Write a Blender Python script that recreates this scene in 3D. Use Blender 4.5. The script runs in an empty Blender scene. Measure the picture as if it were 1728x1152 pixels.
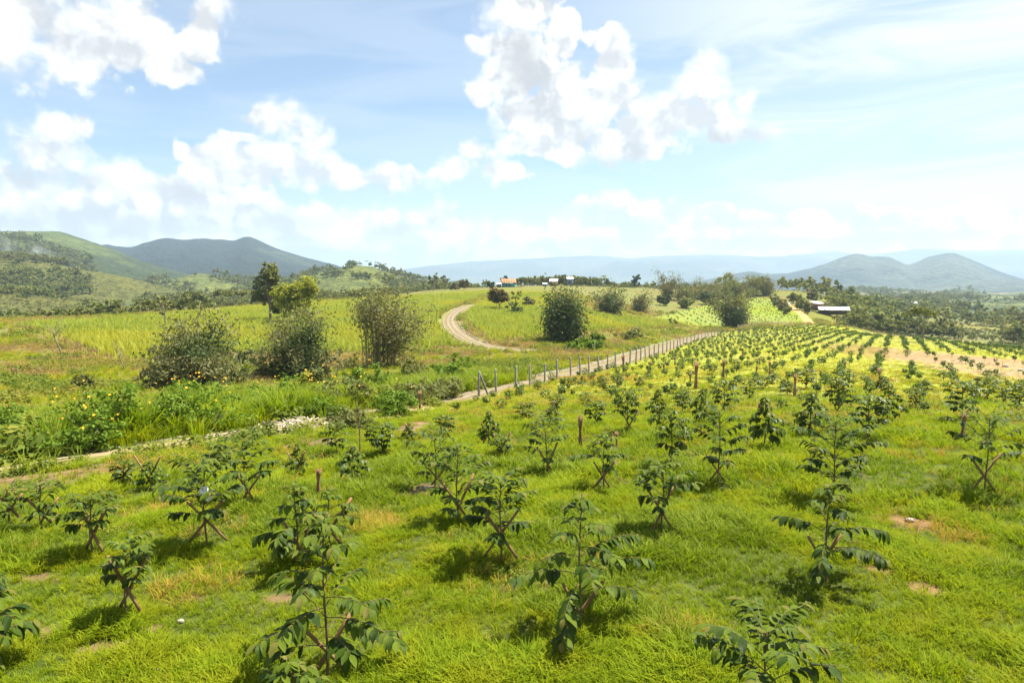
import bpy, math, random
import numpy as np
from mathutils import Vector, Matrix, Euler

R = math.radians
SC = bpy.context.scene
COL = SC.collection

# ------------------------------------------------------------------ camera
F = 1152.0                       # focal length in photo pixels (24 mm on a 36 mm wide film)
PITCH = R(5.26)
cam_data = bpy.data.cameras.new('camera')
cam_data.lens = 24.0
cam_data.sensor_width = 36.0
cam_data.clip_start = 0.05
cam_data.clip_end = 80000.0
cam = bpy.data.objects.new('camera', cam_data)
COL.objects.link(cam)
cam.location = (0, 0, 0)
cam.rotation_euler = (R(90) - PITCH, 0, 0)
SC.camera = cam

# ------------------------------------------------------------------ light
SUN_EL, SUN_AZ = R(66), R(68)    # azimuth from +Y (view direction) towards +X
sun_data = bpy.data.lights.new('sun', 'SUN')
sun_data.energy = 4.2
sun_data.angle = R(0.55)
sun_data.color = (1.0, 0.92, 0.78)
sun = bpy.data.objects.new('sun', sun_data)
COL.objects.link(sun)
sd = Vector((math.sin(SUN_AZ) * math.cos(SUN_EL), math.cos(SUN_AZ) * math.cos(SUN_EL), math.sin(SUN_EL)))
sun.rotation_euler = sd.to_track_quat('Z', 'Y').to_euler()

SC.view_settings.view_transform = 'Standard'
SC.view_settings.look = 'None'
SC.view_settings.exposure = 1.85
SC.view_settings.gamma = 1.0
SC.view_settings.use_curve_mapping = False
SC.render.engine = 'CYCLES'
cy = SC.cycles
cy.use_denoising = True
cy.max_bounces = 6
cy.diffuse_bounces = 2
cy.glossy_bounces = 2
cy.transmission_bounces = 3
cy.volume_bounces = 1
cy.transparent_max_bounces = 8
cy.caustics_reflective = False
cy.caustics_refractive = False


# ------------------------------------------------------------------ node helpers
class NT:
    def __init__(self, tree):
        self.t = tree

    def n(self, typ, **kw):
        nd = self.t.nodes.new(typ)
        for k, v in kw.items():
            setattr(nd, k, v)
        return nd

    def l(self, a, b):
        self.t.links.new(a, b)

    def put(self, sock, v):
        if isinstance(v, bpy.types.NodeSocket):
            self.l(v, sock)
        else:
            sock.default_value = v

    def math(self, op, a, b=None, c=None, clamp=False):
        nd = self.n('ShaderNodeMath', operation=op)
        nd.use_clamp = clamp
        for i, v in enumerate((a, b, c)):
            if v is not None:
                self.put(nd.inputs[i], v)
        return nd.outputs[0]

    def vm(self, op, a, b=None, c=None):
        nd = self.n('ShaderNodeVectorMath', operation=op)
        for i, v in enumerate((a, b, c)):
            if v is not None:
                self.put(nd.inputs[i], v)
        return nd.outputs['Value'] if op in ('LENGTH', 'DOT_PRODUCT', 'DISTANCE') else nd.outputs['Vector']

    def noise(self, vec, scale, detail=4.0, rough=0.55, out='Fac', dist=0.0, dim='3D'):
        nd = self.n('ShaderNodeTexNoise')
        nd.noise_dimensions = dim
        if vec is not None:
            self.l(vec, nd.inputs['Vector'])
        nd.inputs['Scale'].default_value = scale
        nd.inputs['Detail'].default_value = detail
        nd.inputs['Roughness'].default_value = rough
        nd.inputs['Distortion'].default_value = dist
        return nd.outputs[out]

    def mr(self, v, a, b, c=0.0, d=1.0, smooth=True):
        nd = self.n('ShaderNodeMapRange')
        nd.interpolation_type = 'SMOOTHSTEP' if smooth else 'LINEAR'
        self.put(nd.inputs[0], v)
        for i, x in zip((1, 2, 3, 4), (a, b, c, d)):
            self.put(nd.inputs[i], x)
        return nd.outputs[0]

    def mix(self, fac, a, b):
        nd = self.n('ShaderNodeMix', data_type='RGBA')
        self.put(nd.inputs[0], fac)
        self.put(nd.inputs[6], a if isinstance(a, bpy.types.NodeSocket) else (*a, 1.0))
        self.put(nd.inputs[7], b if isinstance(b, bpy.types.NodeSocket) else (*b, 1.0))
        return nd.outputs[2]


def photo_dir(px, py):
    """azimuth / elevation of a photo pixel"""
    u, v = (px - 864) / F, (576 - py) / F
    y = math.cos(PITCH) + v * math.sin(PITCH)
    z = -math.sin(PITCH) + v * math.cos(PITCH)
    return math.atan2(u, y), math.atan2(z, math.hypot(u, y))


# ------------------------------------------------------------------ world: Nishita sky with cumulus clouds
world = bpy.data.worlds.new('World')
SC.world = world
world.use_nodes = True
wt = world.node_tree
wt.nodes.clear()
W = NT(wt)

CLOUDS = [   # azimuth/elevation ellipses: px, py, rx, ry in photo pixels
    (40, 15, 300, 98), (215, 66, 138, 76), (296, 118, 74, 40), (120, 90, 112, 46), (345, 30, 62, 48),
    (75, 205, 42, 40), (135, 215, 44, 36), (85, 262, 110, 60), (40, 325, 150, 80), (205, 315, 160, 66),
    (100, 365, 260, 62), (295, 250, 26, 18), (360, 345, 190, 54), (500, 385, 130, 52),
    (488, 207, 76, 44), (440, 190, 32, 22), (525, 235, 44, 40), (408, 241, 42, 15), (470, 272, 110, 46), (385, 290, 130, 40),
    (565, 298, 130, 42), (665, 306, 90, 36),
    (800, 258, 52, 44), (845, 292, 46, 28), (770, 285, 54, 34), (890, 242, 60, 36),
    (882, 12, 100, 76), (872, 108, 76, 84), (826, 75, 40, 26), (946, 55, 44, 52), (822, 162, 48, 20), (900, 186, 100, 58),
    (1000, 172, 98, 62), (1034, 105, 50, 60), (1018, 68, 40, 34), (955, 232, 96, 44), (1060, 240, 136, 54), (950, 150, 80, 70), (1150, 196, 104, 58),
    (1196, 110, 48, 50), (1182, 150, 60, 56), (1252, 162, 46, 40), (1240, 214, 80, 42),
    (740, 378, 66, 38), (700, 405, 150, 44), (830, 402, 110, 38), (900, 428, 220, 24),
    (1030, 355, 66, 36), (960, 362, 56, 32), (1100, 372, 110, 38), (1220, 375, 130, 36), (1350, 376, 130, 36), (1470, 370, 120, 38),
    (1590, 370, 120, 36), (1710, 382, 120, 36), (1030, 402, 230, 32), (1290, 408, 260, 28), (1560, 408, 280, 26), (570, 420, 150, 34),
    (380, 404, 210, 50), (20, 390, 280, 60), (250, 330, 200, 60), (640, 390, 120, 40), (330, 60, 70, 60), (1440, 400, 200, 40), (1640, 395, 160, 44), (1160, 392, 160, 40),
    (60, 430, 520, 130), (420, 440, 330, 92), (740, 446, 420, 70), (760, 404, 200, 58), (560, 384, 200, 60), (900, 404, 170, 50), (300, 396, 320, 90), (1120, 440, 420, 72), (1500, 440, 520, 72),
]


def cloud_group():
    g = bpy.data.node_groups.new('cumulus_field', 'ShaderNodeTree')
    g.interface.new_socket('P', in_out='INPUT', socket_type='NodeSocketVector')
    g.interface.new_socket('D', in_out='OUTPUT', socket_type='NodeSocketFloat')
    N = NT(g)
    gi, go = N.n('NodeGroupInput'), N.n('NodeGroupOutput')
    P = gi.outputs['P']
    warp = N.noise(P, 11.0, 2.0, 0.6, out='Color', dim='2D')
    Q = N.vm('MULTIPLY_ADD', warp, (0.060, 0.050, 0.0), P)
    Q = N.vm('ADD', Q, (-0.030, -0.025, 0.0))
    cur = None
    for px, py, rx, ry in CLOUDS:
        a, e = photo_dir(px, py)
        a1, e1 = photo_dir(px + rx, py - ry)
        a2, e2 = photo_dir(px - rx, py + ry)
        ia, ie = 2 / abs(a1 - a2), 2 / abs(e1 - e2)
        d = N.vm('LENGTH', N.vm('MULTIPLY_ADD', Q, (ia, ie, 0), (-a * ia, -e * ie, 0)))
        cur = d if cur is None else N.math('SMOOTH_MIN', cur, d, 0.18)
    # elsewhere round the sky: the same kind of clouds from noise alone
    sep = N.n('ShaderNodeSeparateXYZ')
    N.l(P, sep.inputs[0])
    out = N.mr(N.math('ABSOLUTE', sep.outputs[0]), 0.72, 0.95)
    pn = N.noise(N.vm('MULTIPLY', P, (1.0, 2.2, 1.0)), 2.6, 2.0, 0.5, dim='2D')
    pat = N.mr(pn, 0.36, 0.68, 1.7, 0.3, smooth=False)
    other = N.math('MAXIMUM', out, N.mr(sep.outputs[1], 0.46, 0.62))
    dd = N.math('ADD', N.math('MULTIPLY', cur, N.math('SUBTRACT', 1.0, other)), N.math('MULTIPLY', pat, other))
    N.l(dd, go.inputs['D'])
    return g


tc = W.n('ShaderNodeTexCoord')
dirv = tc.outputs['Generated']
sp = W.n('ShaderNodeSeparateXYZ')
W.l(dirv, sp.inputs[0])
az = W.math('ARCTAN2', sp.outputs[0], sp.outputs[1])
el = W.math('ARCSINE', sp.outputs[2])
cb = W.n('ShaderNodeCombineXYZ')
W.l(az, cb.inputs[0])
W.l(el, cb.inputs[1])
P0 = cb.outputs[0]
CGn = W.n('ShaderNodeGroup')
CGn.node_tree = cloud_group()
W.l(P0, CGn.inputs[0])
D0 = CGn.outputs[0]


def billow(vec, det):
    """cauliflower relief: fractal noise plus rounded cells"""
    n1 = W.noise(vec, 13.0, det, 0.58, dim='2D')
    v = W.n('ShaderNodeTexVoronoi', feature='F1', voronoi_dimensions='2D')
    W.l(vec, v.inputs['Vector'])
    v.inputs['Scale'].default_value = 19.0
    v.inputs['Detail'].default_value = 2.0
    v.inputs['Roughness'].default_value = 0.55
    v.inputs['Lacunarity'].default_value = 2.3
    b = W.math('SUBTRACT', 0.5, v.outputs['Distance'])
    return W.math('MULTIPLY_ADD', W.math('SUBTRACT', n1, 0.5), 0.92, W.math('MULTIPLY', b, 0.40))


wv = W.noise(P0, 34.0, 3.0, 0.6, out='Color', dim='2D')
PW = W.vm('ADD', W.vm('MULTIPLY_ADD', wv, (0.022, 0.022, 0.0), P0), (-0.011, -0.011, 0.0))
b0 = billow(PW, 7.0)
bs = billow(PW, 2.5)
b1 = billow(W.vm('ADD', PW, (0.012, 0.024, 0.0)), 2.5)
h0 = W.math('ADD', W.math('SUBTRACT', 1.0, D0), b0)
soft = W.mr(W.noise(P0, 6.0, 2.0, 0.5, dim='2D'), 0.35, 0.7, 0.22, 0.75)
dens = W.mr(h0, 0.0, soft)
slope = W.math('SUBTRACT', bs, b1)                        # > 0: the relief faces the sun
shade = W.mr(slope, -0.34, 0.34, 0.0, 1.0, smooth=False)
thick = W.mr(h0, 0.25, 1.2)
shade = W.math('MULTIPLY_ADD', thick, -0.10, shade)
low = W.noise(W.vm('MULTIPLY', P0, (1.0, 2.4, 1.0)), 7.0, 4.0, 0.55, dim='2D')
shade = W.math('MULTIPLY_ADD', W.math('SUBTRACT', low, 0.5), 0.6, shade)
shade = W.mr(shade, 0.05, 0.75)
# grey bases (the undersides the photograph shows)
GREY = [(1040, 278, 150, 40), (880, 105, 70, 84), (200, 378, 230, 30), (470, 374, 140, 34), (100, 300, 120, 24), (300, 320, 140, 22), (700, 385, 120, 18), (1080, 372, 90, 20), (1250, 378, 140, 18), (1480, 376, 150, 18), (895, 190, 70, 36), (1260, 235, 100, 26), (1000, 412, 320, 22), (1350, 408, 320, 20),
        (560, 430, 190, 16), (690, 430, 160, 16), (640, 326, 80, 14), (1580, 398, 180, 16)]
g = None
for px, py, rx, ry in GREY:
    a, e = photo_dir(px, py)
    d = W.vm('LENGTH', W.vm('MULTIPLY_ADD', P0, (F / rx, F / ry, 0), (-a * F / rx, -e * F / ry, 0)))
    d = W.math('SUBTRACT', 1.15, d)
    g = d if g is None else W.math('MAXIMUM', g, d)
g = W.math('MULTIPLY_ADD', W.math('SUBTRACT', W.noise(P0, 22.0, 3.0, 0.5, dim='2D'), 0.5), 0.9, g)
g = W.math('MULTIPLY_ADD', W.math('SUBTRACT', 0.5, shade), 0.5, g)
grey = W.mr(g, 0.0, 1.0)
ccol = W.mix(shade, (4.0, 4.05, 4.15), (6.2, 6.15, 6.0))
ccol = W.mix(W.math('MULTIPLY', grey, 0.80), ccol, (3.2, 3.25, 3.32))
sky = W.n('ShaderNodeTexSky')
sky.sky_type = 'NISHITA'
sky.sun_disc = False
sky.sun_elevation = SUN_EL
sky.sun_rotation = SUN_AZ
sky.altitude = 900
sky.air_density = 1.0
sky.dust_density = 0.6
sky.ozone_density = 1.6
# thin veil cloud on the sun side, and towards the horizon
veiln = W.noise(W.vm('MULTIPLY', P0, (1.0, 5.0, 1.0)), 3.2, 5.0, 0.55, dist=0.6, dim='2D')
veil = W.math('MULTIPLY', W.mr(veiln, 0.30, 0.66, 0.35, 1.0), W.mr(az, 0.0, 0.50, 0.30, 0.95))
veil = W.math('MAXIMUM', veil, W.mr(el, 0.26, 0.0, 0.0, 0.45))
skyb = W.vm('MULTIPLY', sky.outputs[0], (0.80, 0.90, 0.91))
skyc = W.mix(veil, skyb, (5.4, 5.65, 5.8))
hz = W.n('ShaderNodeVectorMath', operation='SCALE')
W.l(ccol, hz.inputs[0])
W.l(W.mr(el, 0.22, 0.03, 1.0, 1.20), hz.inputs['Scale'])      # the distant bank is thicker and sunlit from this side
ccol = hz.outputs['Vector']
final = W.mix(dens, skyc, ccol)
bg = W.n('ShaderNodeBackground')
bg.inputs['Strength'].default_value = 0.051
W.l(final, bg.inputs['Color'])
wo = W.n('ShaderNodeOutputWorld')
W.l(bg.outputs[0], wo.inputs['Surface'])
world.cycles.sampling_method = 'NONE'


# ------------------------------------------------------------------ mesh helpers
rng = np.random.default_rng(7)


def mesh_np(name, verts, faces, mat=None, smooth=False):
    """verts (N,3); faces (M,k) or list of such arrays"""
    me = bpy.data.meshes.new(name)
    verts = np.asarray(verts, np.float32)
    if isinstance(faces, list) and len(np.shape(faces[0])) < 2:
        faces = np.asarray(faces)
    fl = [np.asarray(f, np.int32) for f in (faces if isinstance(faces, list) else [faces]) if len(f)]
    me.vertices.add(len(verts))
    me.vertices.foreach_set('co', verts.ravel())
    loops = np.concatenate([f.ravel() for f in fl])
    sizes = np.concatenate([np.full(len(f), f.shape[1], np.int32) for f in fl])
    starts = np.concatenate([[0], np.cumsum(sizes)[:-1]]).astype(np.int32)
    me.loops.add(len(loops))
    me.loops.foreach_set('vertex_index', loops)
    me.polygons.add(len(sizes))
    me.polygons.foreach_set('loop_start', starts)
    if smooth:
        me.polygons.foreach_set('use_smooth', np.ones(len(sizes), bool))
    me.update(calc_edges=True)
    if mat:
        me.materials.append(mat)
    return me


class MB:
    """collects quads and triangles into one mesh"""
    def __init__(self):
        self.v, self.q, self.t, self.n = [], [], [], 0

    def add(self, v, q=None, t=None):
        v = np.asarray(v, float).reshape(-1, 3)
        if q is not None and len(q):
            self.q.append(np.asarray(q, int) + self.n)
        if t is not None and len(t):
            self.t.append(np.asarray(t, int) + self.n)
        self.v.append(v)
        self.n += len(v)

    def tube(self, pts, rad, seg=6, cap=True):
        pts = np.asarray(pts, float)
        rad = np.broadcast_to(np.asarray(rad, float), (len(pts),))
        tan = np.gradient(pts, axis=0)
        tan /= np.linalg.norm(tan, axis=1)[:, None] + 1e-9
        ref = np.array([0, 0, 1.0]) if abs(tan[0][2]) < 0.9 else np.array([1.0, 0, 0])
        a = np.linspace(0, 2 * np.pi, seg, endpoint=False)
        vs = []
        for p, t, r in zip(pts, tan, rad):
            u = np.cross(t, ref)
            u /= np.linalg.norm(u) + 1e-9
            w = np.cross(t, u)
            vs.append(p + r * (np.cos(a)[:, None] * u + np.sin(a)[:, None] * w))
        v = np.concatenate(vs)
        q = []
        for i in range(len(pts) - 1):
            for j in range(seg):
                k = (j + 1) % seg
                q.append((i * seg + j, (i + 1) * seg + j, (i + 1) * seg + k, i * seg + k))
        t = []
        if cap:
            v = np.concatenate([v, pts[-1:]])
            m = len(v) - 1
            b = (len(pts) - 1) * seg
            t = [(b + j, m, b + (j + 1) % seg) for j in range(seg)]
        self.add(v, q, t)

    def box(self, c, s, M=None):
        c, s = np.asarray(c, float), np.asarray(s, float) / 2
        v = np.array([(x, y, z) for x in (-1, 1) for y in (-1, 1) for z in (-1, 1)], float) * s + c
        if M is not None:
            v = v @ np.asarray(M)[:3, :3].T + np.asarray(M)[:3, 3]
        self.add(v, [(0, 1, 3, 2), (4, 6, 7, 5), (0, 4, 5, 1), (2, 3, 7, 6), (0, 2, 6, 4), (1, 5, 7, 3)])

    def leaves(self, c, nrm, size, aspect=0.5, rg=None):
        """one folded leaf quad pair per centre"""
        rg = rg or rng
        c = np.asarray(c, float)
        n = len(c)
        nrm = nrm / (np.linalg.norm(nrm, axis=1)[:, None] + 1e-9)
        r = rg.normal(size=(n, 3))
        u = np.cross(nrm, r)
        u /= np.linalg.norm(u, axis=1)[:, None] + 1e-9
        w = np.cross(nrm, u)
        size = np.broadcast_to(np.asarray(size, float), (n,))[:, None]
        a, b = u * size * 0.5, w * size * 0.5 * aspect
        v = np.stack([c - a, c + b - nrm * size * .08, c + a - nrm * size * .15, c - b - nrm * size * .08], 1).reshape(-1, 3)
        q = np.arange(n * 4).reshape(n, 4)
        self.add(v, q)

    def mesh(self, name, mat=None, smooth=False):
        f = []
        if self.q:
            f.append(np.concatenate(self.q))
        if self.t:
            f.append(np.concatenate(self.t))
        return mesh_np(name, np.concatenate(self.v), f, mat, smooth)


def link(name, data, parent=None, loc=None, rot=None, scale=None, **props):
    o = bpy.data.objects.new(name, data)
    COL.objects.link(o)
    if parent is not None:
        o.parent = parent
    if loc is not None:
        o.location = loc
    if rot is not None:
        o.rotation_euler = rot
    if scale is not None:
        o.scale = scale if hasattr(scale, '__len__') else (scale,) * 3
    for k, v in props.items():
        if v is not None:
            o[k] = v
    return o


def hash2(ix, iy, seed):
    h = (ix.astype(np.int64) * 374761393 + iy.astype(np.int64) * 668265263 + seed * 1442695041) & 0x7fffffff
    h = ((h ^ (h >> 13)) * 1274126177) & 0x7fffffff
    return ((h ^ (h >> 16)) & 0xffff) / 65535.0


def vnoise(x, y, seed=0):
    x, y = np.asarray(x, float), np.asarray(y, float)
    ix, iy = np.floor(x), np.floor(y)
    fx, fy = x - ix, y - iy
    fx, fy = fx * fx * (3 - 2 * fx), fy * fy * (3 - 2 * fy)
    a, b = hash2(ix, iy, seed), hash2(ix + 1, iy, seed)
    c, d = hash2(ix, iy + 1, seed), hash2(ix + 1, iy + 1, seed)
    return (a * (1 - fx) + b * fx) * (1 - fy) + (c * (1 - fx) + d * fx) * fy


def fbm(x, y, seed=0, octv=4, gain=0.5):
    s, a, t = 0, 1.0, 0
    for k in range(octv):
        s = s + a * vnoise(x * 2 ** k + 17.3 * k, y * 2 ** k - 9.1 * k, seed + k)
        t += a
        a *= gain
    return s / t


def pchip(xk, yk, x):
    xk, yk = np.asarray(xk, float), np.asarray(yk, float)
    h, d = np.diff(xk), np.diff(yk) / np.diff(xk)
    m = np.zeros_like(yk)
    m[0], m[-1] = d[0], d[-1]
    for i in range(1, len(xk) - 1):
        if d[i - 1] * d[i] > 0:
            w1, w2 = 2 * h[i] + h[i - 1], h[i] + 2 * h[i - 1]
            m[i] = (w1 + w2) / (w1 / d[i - 1] + w2 / d[i])
    x = np.clip(x, xk[0], xk[-1])
    i = np.clip(np.searchsorted(xk, x) - 1, 0, len(xk) - 2)
    t = (x - xk[i]) / h[i]
    return ((1 + 2 * t) * (1 - t) ** 2 * yk[i] + t * (1 - t) ** 2 * h[i] * m[i]
            + t * t * (3 - 2 * t) * yk[i + 1] + t * t * (t - 1) * h[i] * m[i + 1])


# ------------------------------------------------------------------ terrain heights: surveyed profiles, one per bearing
def z_of(px, py, D):
    u, v = (px - 864) / F, (576 - py) / F
    y = math.cos(PITCH) + v * math.sin(PITCH)
    return (-math.sin(PITCH) + v * math.cos(PITCH)) / y * D


FAR = [(900, 508), (2200, 496), (5000, 485), (16000, 478)]
FARL = [(900, 500), (2200, 490), (5000, 484), (16000, 478)]
PROFILES = {      # photo column: [(distance along the view axis, photo row of the ground there)]
    -300: [(6.1, 1152), (10, 905), (17, 800), (25, 735), (45, 660), (80, 590), (115, 552), (150, 555), (200, 565), (300, 545), (450, 520)] + FARL,
    0: [(6.1, 1152), (10, 905), (17, 795), (25, 735), (45, 660), (80, 590), (115, 548), (150, 541), (200, 562), (300, 548), (450, 520)] + FARL,
    250: [(6.1, 1152), (10, 905), (15, 805), (20, 753), (30, 697), (50, 650), (80, 595), (120, 553), (170, 529), (230, 543), (300, 548), (450, 522)] + FARL,
    500: [(6.1, 1152), (10, 905), (16, 797), (27, 713), (40, 672), (60, 645), (90, 590), (130, 548), (180, 522), (240, 508), (300, 518), (450, 515)] + FARL,
    750: [(6.1, 1152), (10, 905), (20, 745), (38, 678), (55, 645), (75, 612), (95, 583), (130, 545), (170, 523), (230, 505), (300, 492), (400, 490), (500, 493)] + FARL,
    950: [(6.1, 1152), (10, 905), (20, 740), (35, 676), (55, 640), (75, 612), (105, 579), (140, 546), (200, 515), (280, 493), (350, 483), (420, 481), (600, 490)] + FAR,
    1150: [(6.1, 1152), (10, 905), (20, 722), (27, 700), (35, 673), (45, 647), (60, 621), (80, 604), (108, 590), (150, 572), (200, 552), (250, 530), (320, 507), (400, 490), (600, 495)] + FAR,
    1350: [(6.1, 1152), (10, 903), (15, 772), (19, 723), (25, 700), (33, 674), (50, 631), (75, 600), (115, 575), (160, 560), (205, 548), (260, 527), (320, 508), (400, 493), (600, 500)] + FAR,
    1550: [(6.1, 1152), (10, 903), (20, 718), (25, 700), (33, 675), (50, 632), (75, 603), (105, 584), (140, 571), (180, 580), (250, 575), (400, 545), (600, 525)] + FAR,
    1728: [(6.1, 1152), (10, 903), (20, 718), (25, 700), (33, 675), (50, 634), (75, 606), (105, 590), (130, 590), (170, 600), (250, 582), (400, 550), (600, 528)] + FAR,
    2050: [(6.1, 1152), (10, 903), (20, 718), (25, 700), (33, 675), (50, 636), (75, 612), (105, 600), (130, 600), (170, 605), (250, 585), (400, 550), (600, 528)] + FAR,
}
LN0, LN1, NR = math.log(5.0), math.log(15500.0), 700
lnr = np.linspace(LN0, LN1, NR)
azk, rows = [], []
for px, kn in PROFILES.items():
    a = math.atan((px - 864) / F)
    ca = math.cos(a)
    lr = [math.log(D / ca) for D, _ in kn]
    zz = [z_of(px, py, D) for D, py in kn]
    # slope-like quantity keeps near and far equally smooth
    val = pchip([LN0 - 1] + lr + [LN1 + 1], [zz[0]] + zz + [zz[-1]], lnr)
    azk.append(a)
    rows.append(val)
azk, rows = np.array(azk), np.array(rows)
NA = 720
azg = np.linspace(azk[0], azk[-1], NA)
ZT = np.zeros((NA, NR))
for j in range(NR):
    ZT[:, j] = pchip(azk, rows[:, j], azg)
for _ in range(2):   # soften the creases a little
    k = 6
    ker = np.ones(2 * k + 1) / (2 * k + 1)
    ZT = np.apply_along_axis(lambda r_: np.convolve(np.pad(r_, k, mode='edge'), ker, 'valid'), 1, ZT)
    k = 10
    ker = np.ones(2 * k + 1) / (2 * k + 1)
    ZT = np.apply_along_axis(lambda r_: np.convolve(np.pad(r_, k, mode='edge'), ker, 'valid'), 0, ZT)


def ground_z(x, y):
    x, y = np.asarray(x, float), np.asarray(y, float)
    r = np.hypot(x, y) + 1e-6
    a = np.clip(np.arctan2(x, y), azg[0], azg[-1])
    back = np.clip((np.abs(np.arctan2(x, y)) - 0.95) / 0.8, 0, 1)
    fa = (a - azg[0]) / (azg[-1] - azg[0]) * (NA - 1)
    fr = np.clip((np.log(r) - LN0) / (LN1 - LN0) * (NR - 1), 0, NR - 1)
    ia, ir = np.clip(fa.astype(int), 0, NA - 2), np.clip(fr.astype(int), 0, NR - 2)
    ta, tr = fa - ia, fr - ir
    z = (ZT[ia, ir] * (1 - ta) * (1 - tr) + ZT[ia + 1, ir] * ta * (1 - tr)
         + ZT[ia, ir + 1] * (1 - ta) * tr + ZT[ia + 1, ir + 1] * ta * tr)
    z = z * (1 - back) + np.where(r < 12, -3.6, -3.6 - (np.log(np.maximum(r, 12) / 12)) * 11) * back
    z = z + (fbm(x / 2.3, y / 2.3, 3, 3) - 0.5) * 0.16 * np.clip(1.3 - r / 400, 0.0, 1)
    z = z + (fbm(x / 40, y / 40, 5, 3) - 0.5) * np.clip((r - 250) / 400, 0, 1) * 9
    return z


_hd = np.exp(np.linspace(math.log(5.2), math.log(900), 6000))


def hit(px, py, dmax=900):
    """first point of the ground seen through a photo pixel"""
    u, v = (px - 864) / F, (576 - py) / F
    y = math.cos(PITCH) + v * math.sin(PITCH)
    z = -math.sin(PITCH) + v * math.cos(PITCH)
    gz = ground_z(_hd * u / y, _hd)
    below = np.nonzero((_hd * z / y <= gz) & (_hd < dmax))[0]
    if len(below) == 0:
        d = gz / _hd - z / y
        i = int(np.argmax(np.where(_hd < min(dmax, 500), d, -9)))
    else:
        i = int(below[0])
    D = _hd[i]
    x = D * u / y
    return float(x), float(D), float(ground_z(x, D))


def at(px, D):
    """ground point under a photo column at distance D"""
    x = (px - 864) / F * D / math.cos(PITCH)
    return float(x), float(D), float(ground_z(x, D))


def proj(x, y, z):
    c, s = math.cos(PITCH), math.sin(PITCH)
    dep = y * c - z * s
    up = y * s + z * c
    return 864 + F * x / np.maximum(dep, .01), 576 - F * up / np.maximum(dep, .01)


def inpoly(x, y, poly):
    x, y = np.asarray(x, float), np.asarray(y, float)
    res = np.zeros(x.shape, bool)
    n = len(poly)
    for i in range(n):
        x1, y1 = poly[i][:2]
        x2, y2 = poly[(i + 1) % n][:2]
        if y1 == y2:
            continue
        c = ((y1 > y) != (y2 > y)) & (x < (x2 - x1) * (y - y1) / (y2 - y1) + x1)
        res ^= c
    return res


def polydist(x, y, line):
    """distance to a polyline and which side (+ = to its right when walking along it)"""
    best = np.full(np.shape(x), 1e9)
    side = np.zeros(np.shape(x))
    for (x1, y1), (x2, y2) in zip(line[:-1], line[1:]):
        dx, dy = x2 - x1, y2 - y1
        L2 = dx * dx + dy * dy
        t = np.clip(((x - x1) * dx + (y - y1) * dy) / L2, 0, 1)
        d = np.hypot(x - x1 - t * dx, y - y1 - t * dy)
        s = np.sign((x - x1) * dy - (y - y1) * dx)
        m = d < best
        best = np.where(m, d, best)
        side = np.where(m, s, side)
    return best, side


def smooth_line(pts, step):
    """Catmull-Rom through points, resampled at about step metres"""
    p = np.asarray(pts, float)
    p = np.concatenate([[2 * p[0] - p[1]], p, [2 * p[-1] - p[-2]]])
    out = []
    for i in range(1, len(p) - 2):
        for t in np.linspace(0, 1, 24, endpoint=False):
            a, b, c, d = p[i - 1], p[i], p[i + 1], p[i + 2]
            out.append(.5 * (2 * b + (c - a) * t + (2 * a - 5 * b + 4 * c - d) * t * t + (3 * b - a - 3 * c + d) * t ** 3))
    out.append(p[-2])
    out = np.array(out)
    s = np.concatenate([[0], np.cumsum(np.hypot(*np.diff(out, axis=0).T))])
    n = max(2, int(s[-1] / step))
    q = np.linspace(0, s[-1], n)
    return np.stack([np.interp(q, s, out[:, 0]), np.interp(q, s, out[:, 1])], 1)


def offset_line(line, off):
    """line moved sideways: + is to the right when walking along it"""
    t = np.gradient(line, axis=0)
    t /= np.linalg.norm(t, axis=1)[:, None] + 1e-9
    return line + np.reshape(off, (-1, 1)) * np.stack([t[:, 1], -t[:, 0]], 1)


POST_PX = [(808, 668), (837, 660), (870, 657), (894, 653), (919, 647), (940, 641), (963, 636), (979, 633), (994, 632), (1011, 627), (1025, 623), (1038, 620), (1052, 617),
           (1063, 614), (1073, 611), (1081, 608), (1089, 605), (1096, 604), (1104, 602), (1111, 599), (1118, 597), (1125, 594), (1131, 592), (1137, 590), (1143, 588), (1148, 585),
           (1153, 583), (1159, 581), (1166, 578), (1172, 576), (1178, 574), (1184, 572), (1190, 570), (1195, 568), (1201, 566), (1206, 565), (1212, 563), (1218, 562)]
fence_line = smooth_line([hit(*POST_PX[i])[:2] for i in (0, 3, 6, 9, 13, 17, 21, 25, 29, 33, 37)], 1.0)
track_line = smooth_line([hit(*p)[:2] for p in ((-260, 822), (-100, 806), (0, 793), (100, 776), (250, 754), (380, 736), (460, 724), (560, 706), (650, 691), (700, 683), (740, 676), (775, 670))]
                         + [tuple(offset_line(fence_line, -1.9)[k]) for k in (3, 14, 30, 50, 75, 100)] + [tuple(offset_line(fence_line, -1.9)[-1])], 0.8)
side_line = smooth_line([hit(*p)[:2] for p in ((905, 591), (880, 591), (845, 588), (812, 582), (785, 570), (767, 556), (760, 543), (763, 532), (773, 524), (786, 518), (800, 514))], 0.8)
orange_line = smooth_line([hit(*p)[:2] for p in ((1318, 508), (1330, 515), (1345, 524), (1357, 534), (1366, 545))], 1.0)
print('fence D', fence_line[0], fence_line[-1], 'side', side_line[0], side_line[-1])


def world_poly(pp):
    return [hit(*p)[:2] for p in pp]


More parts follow.
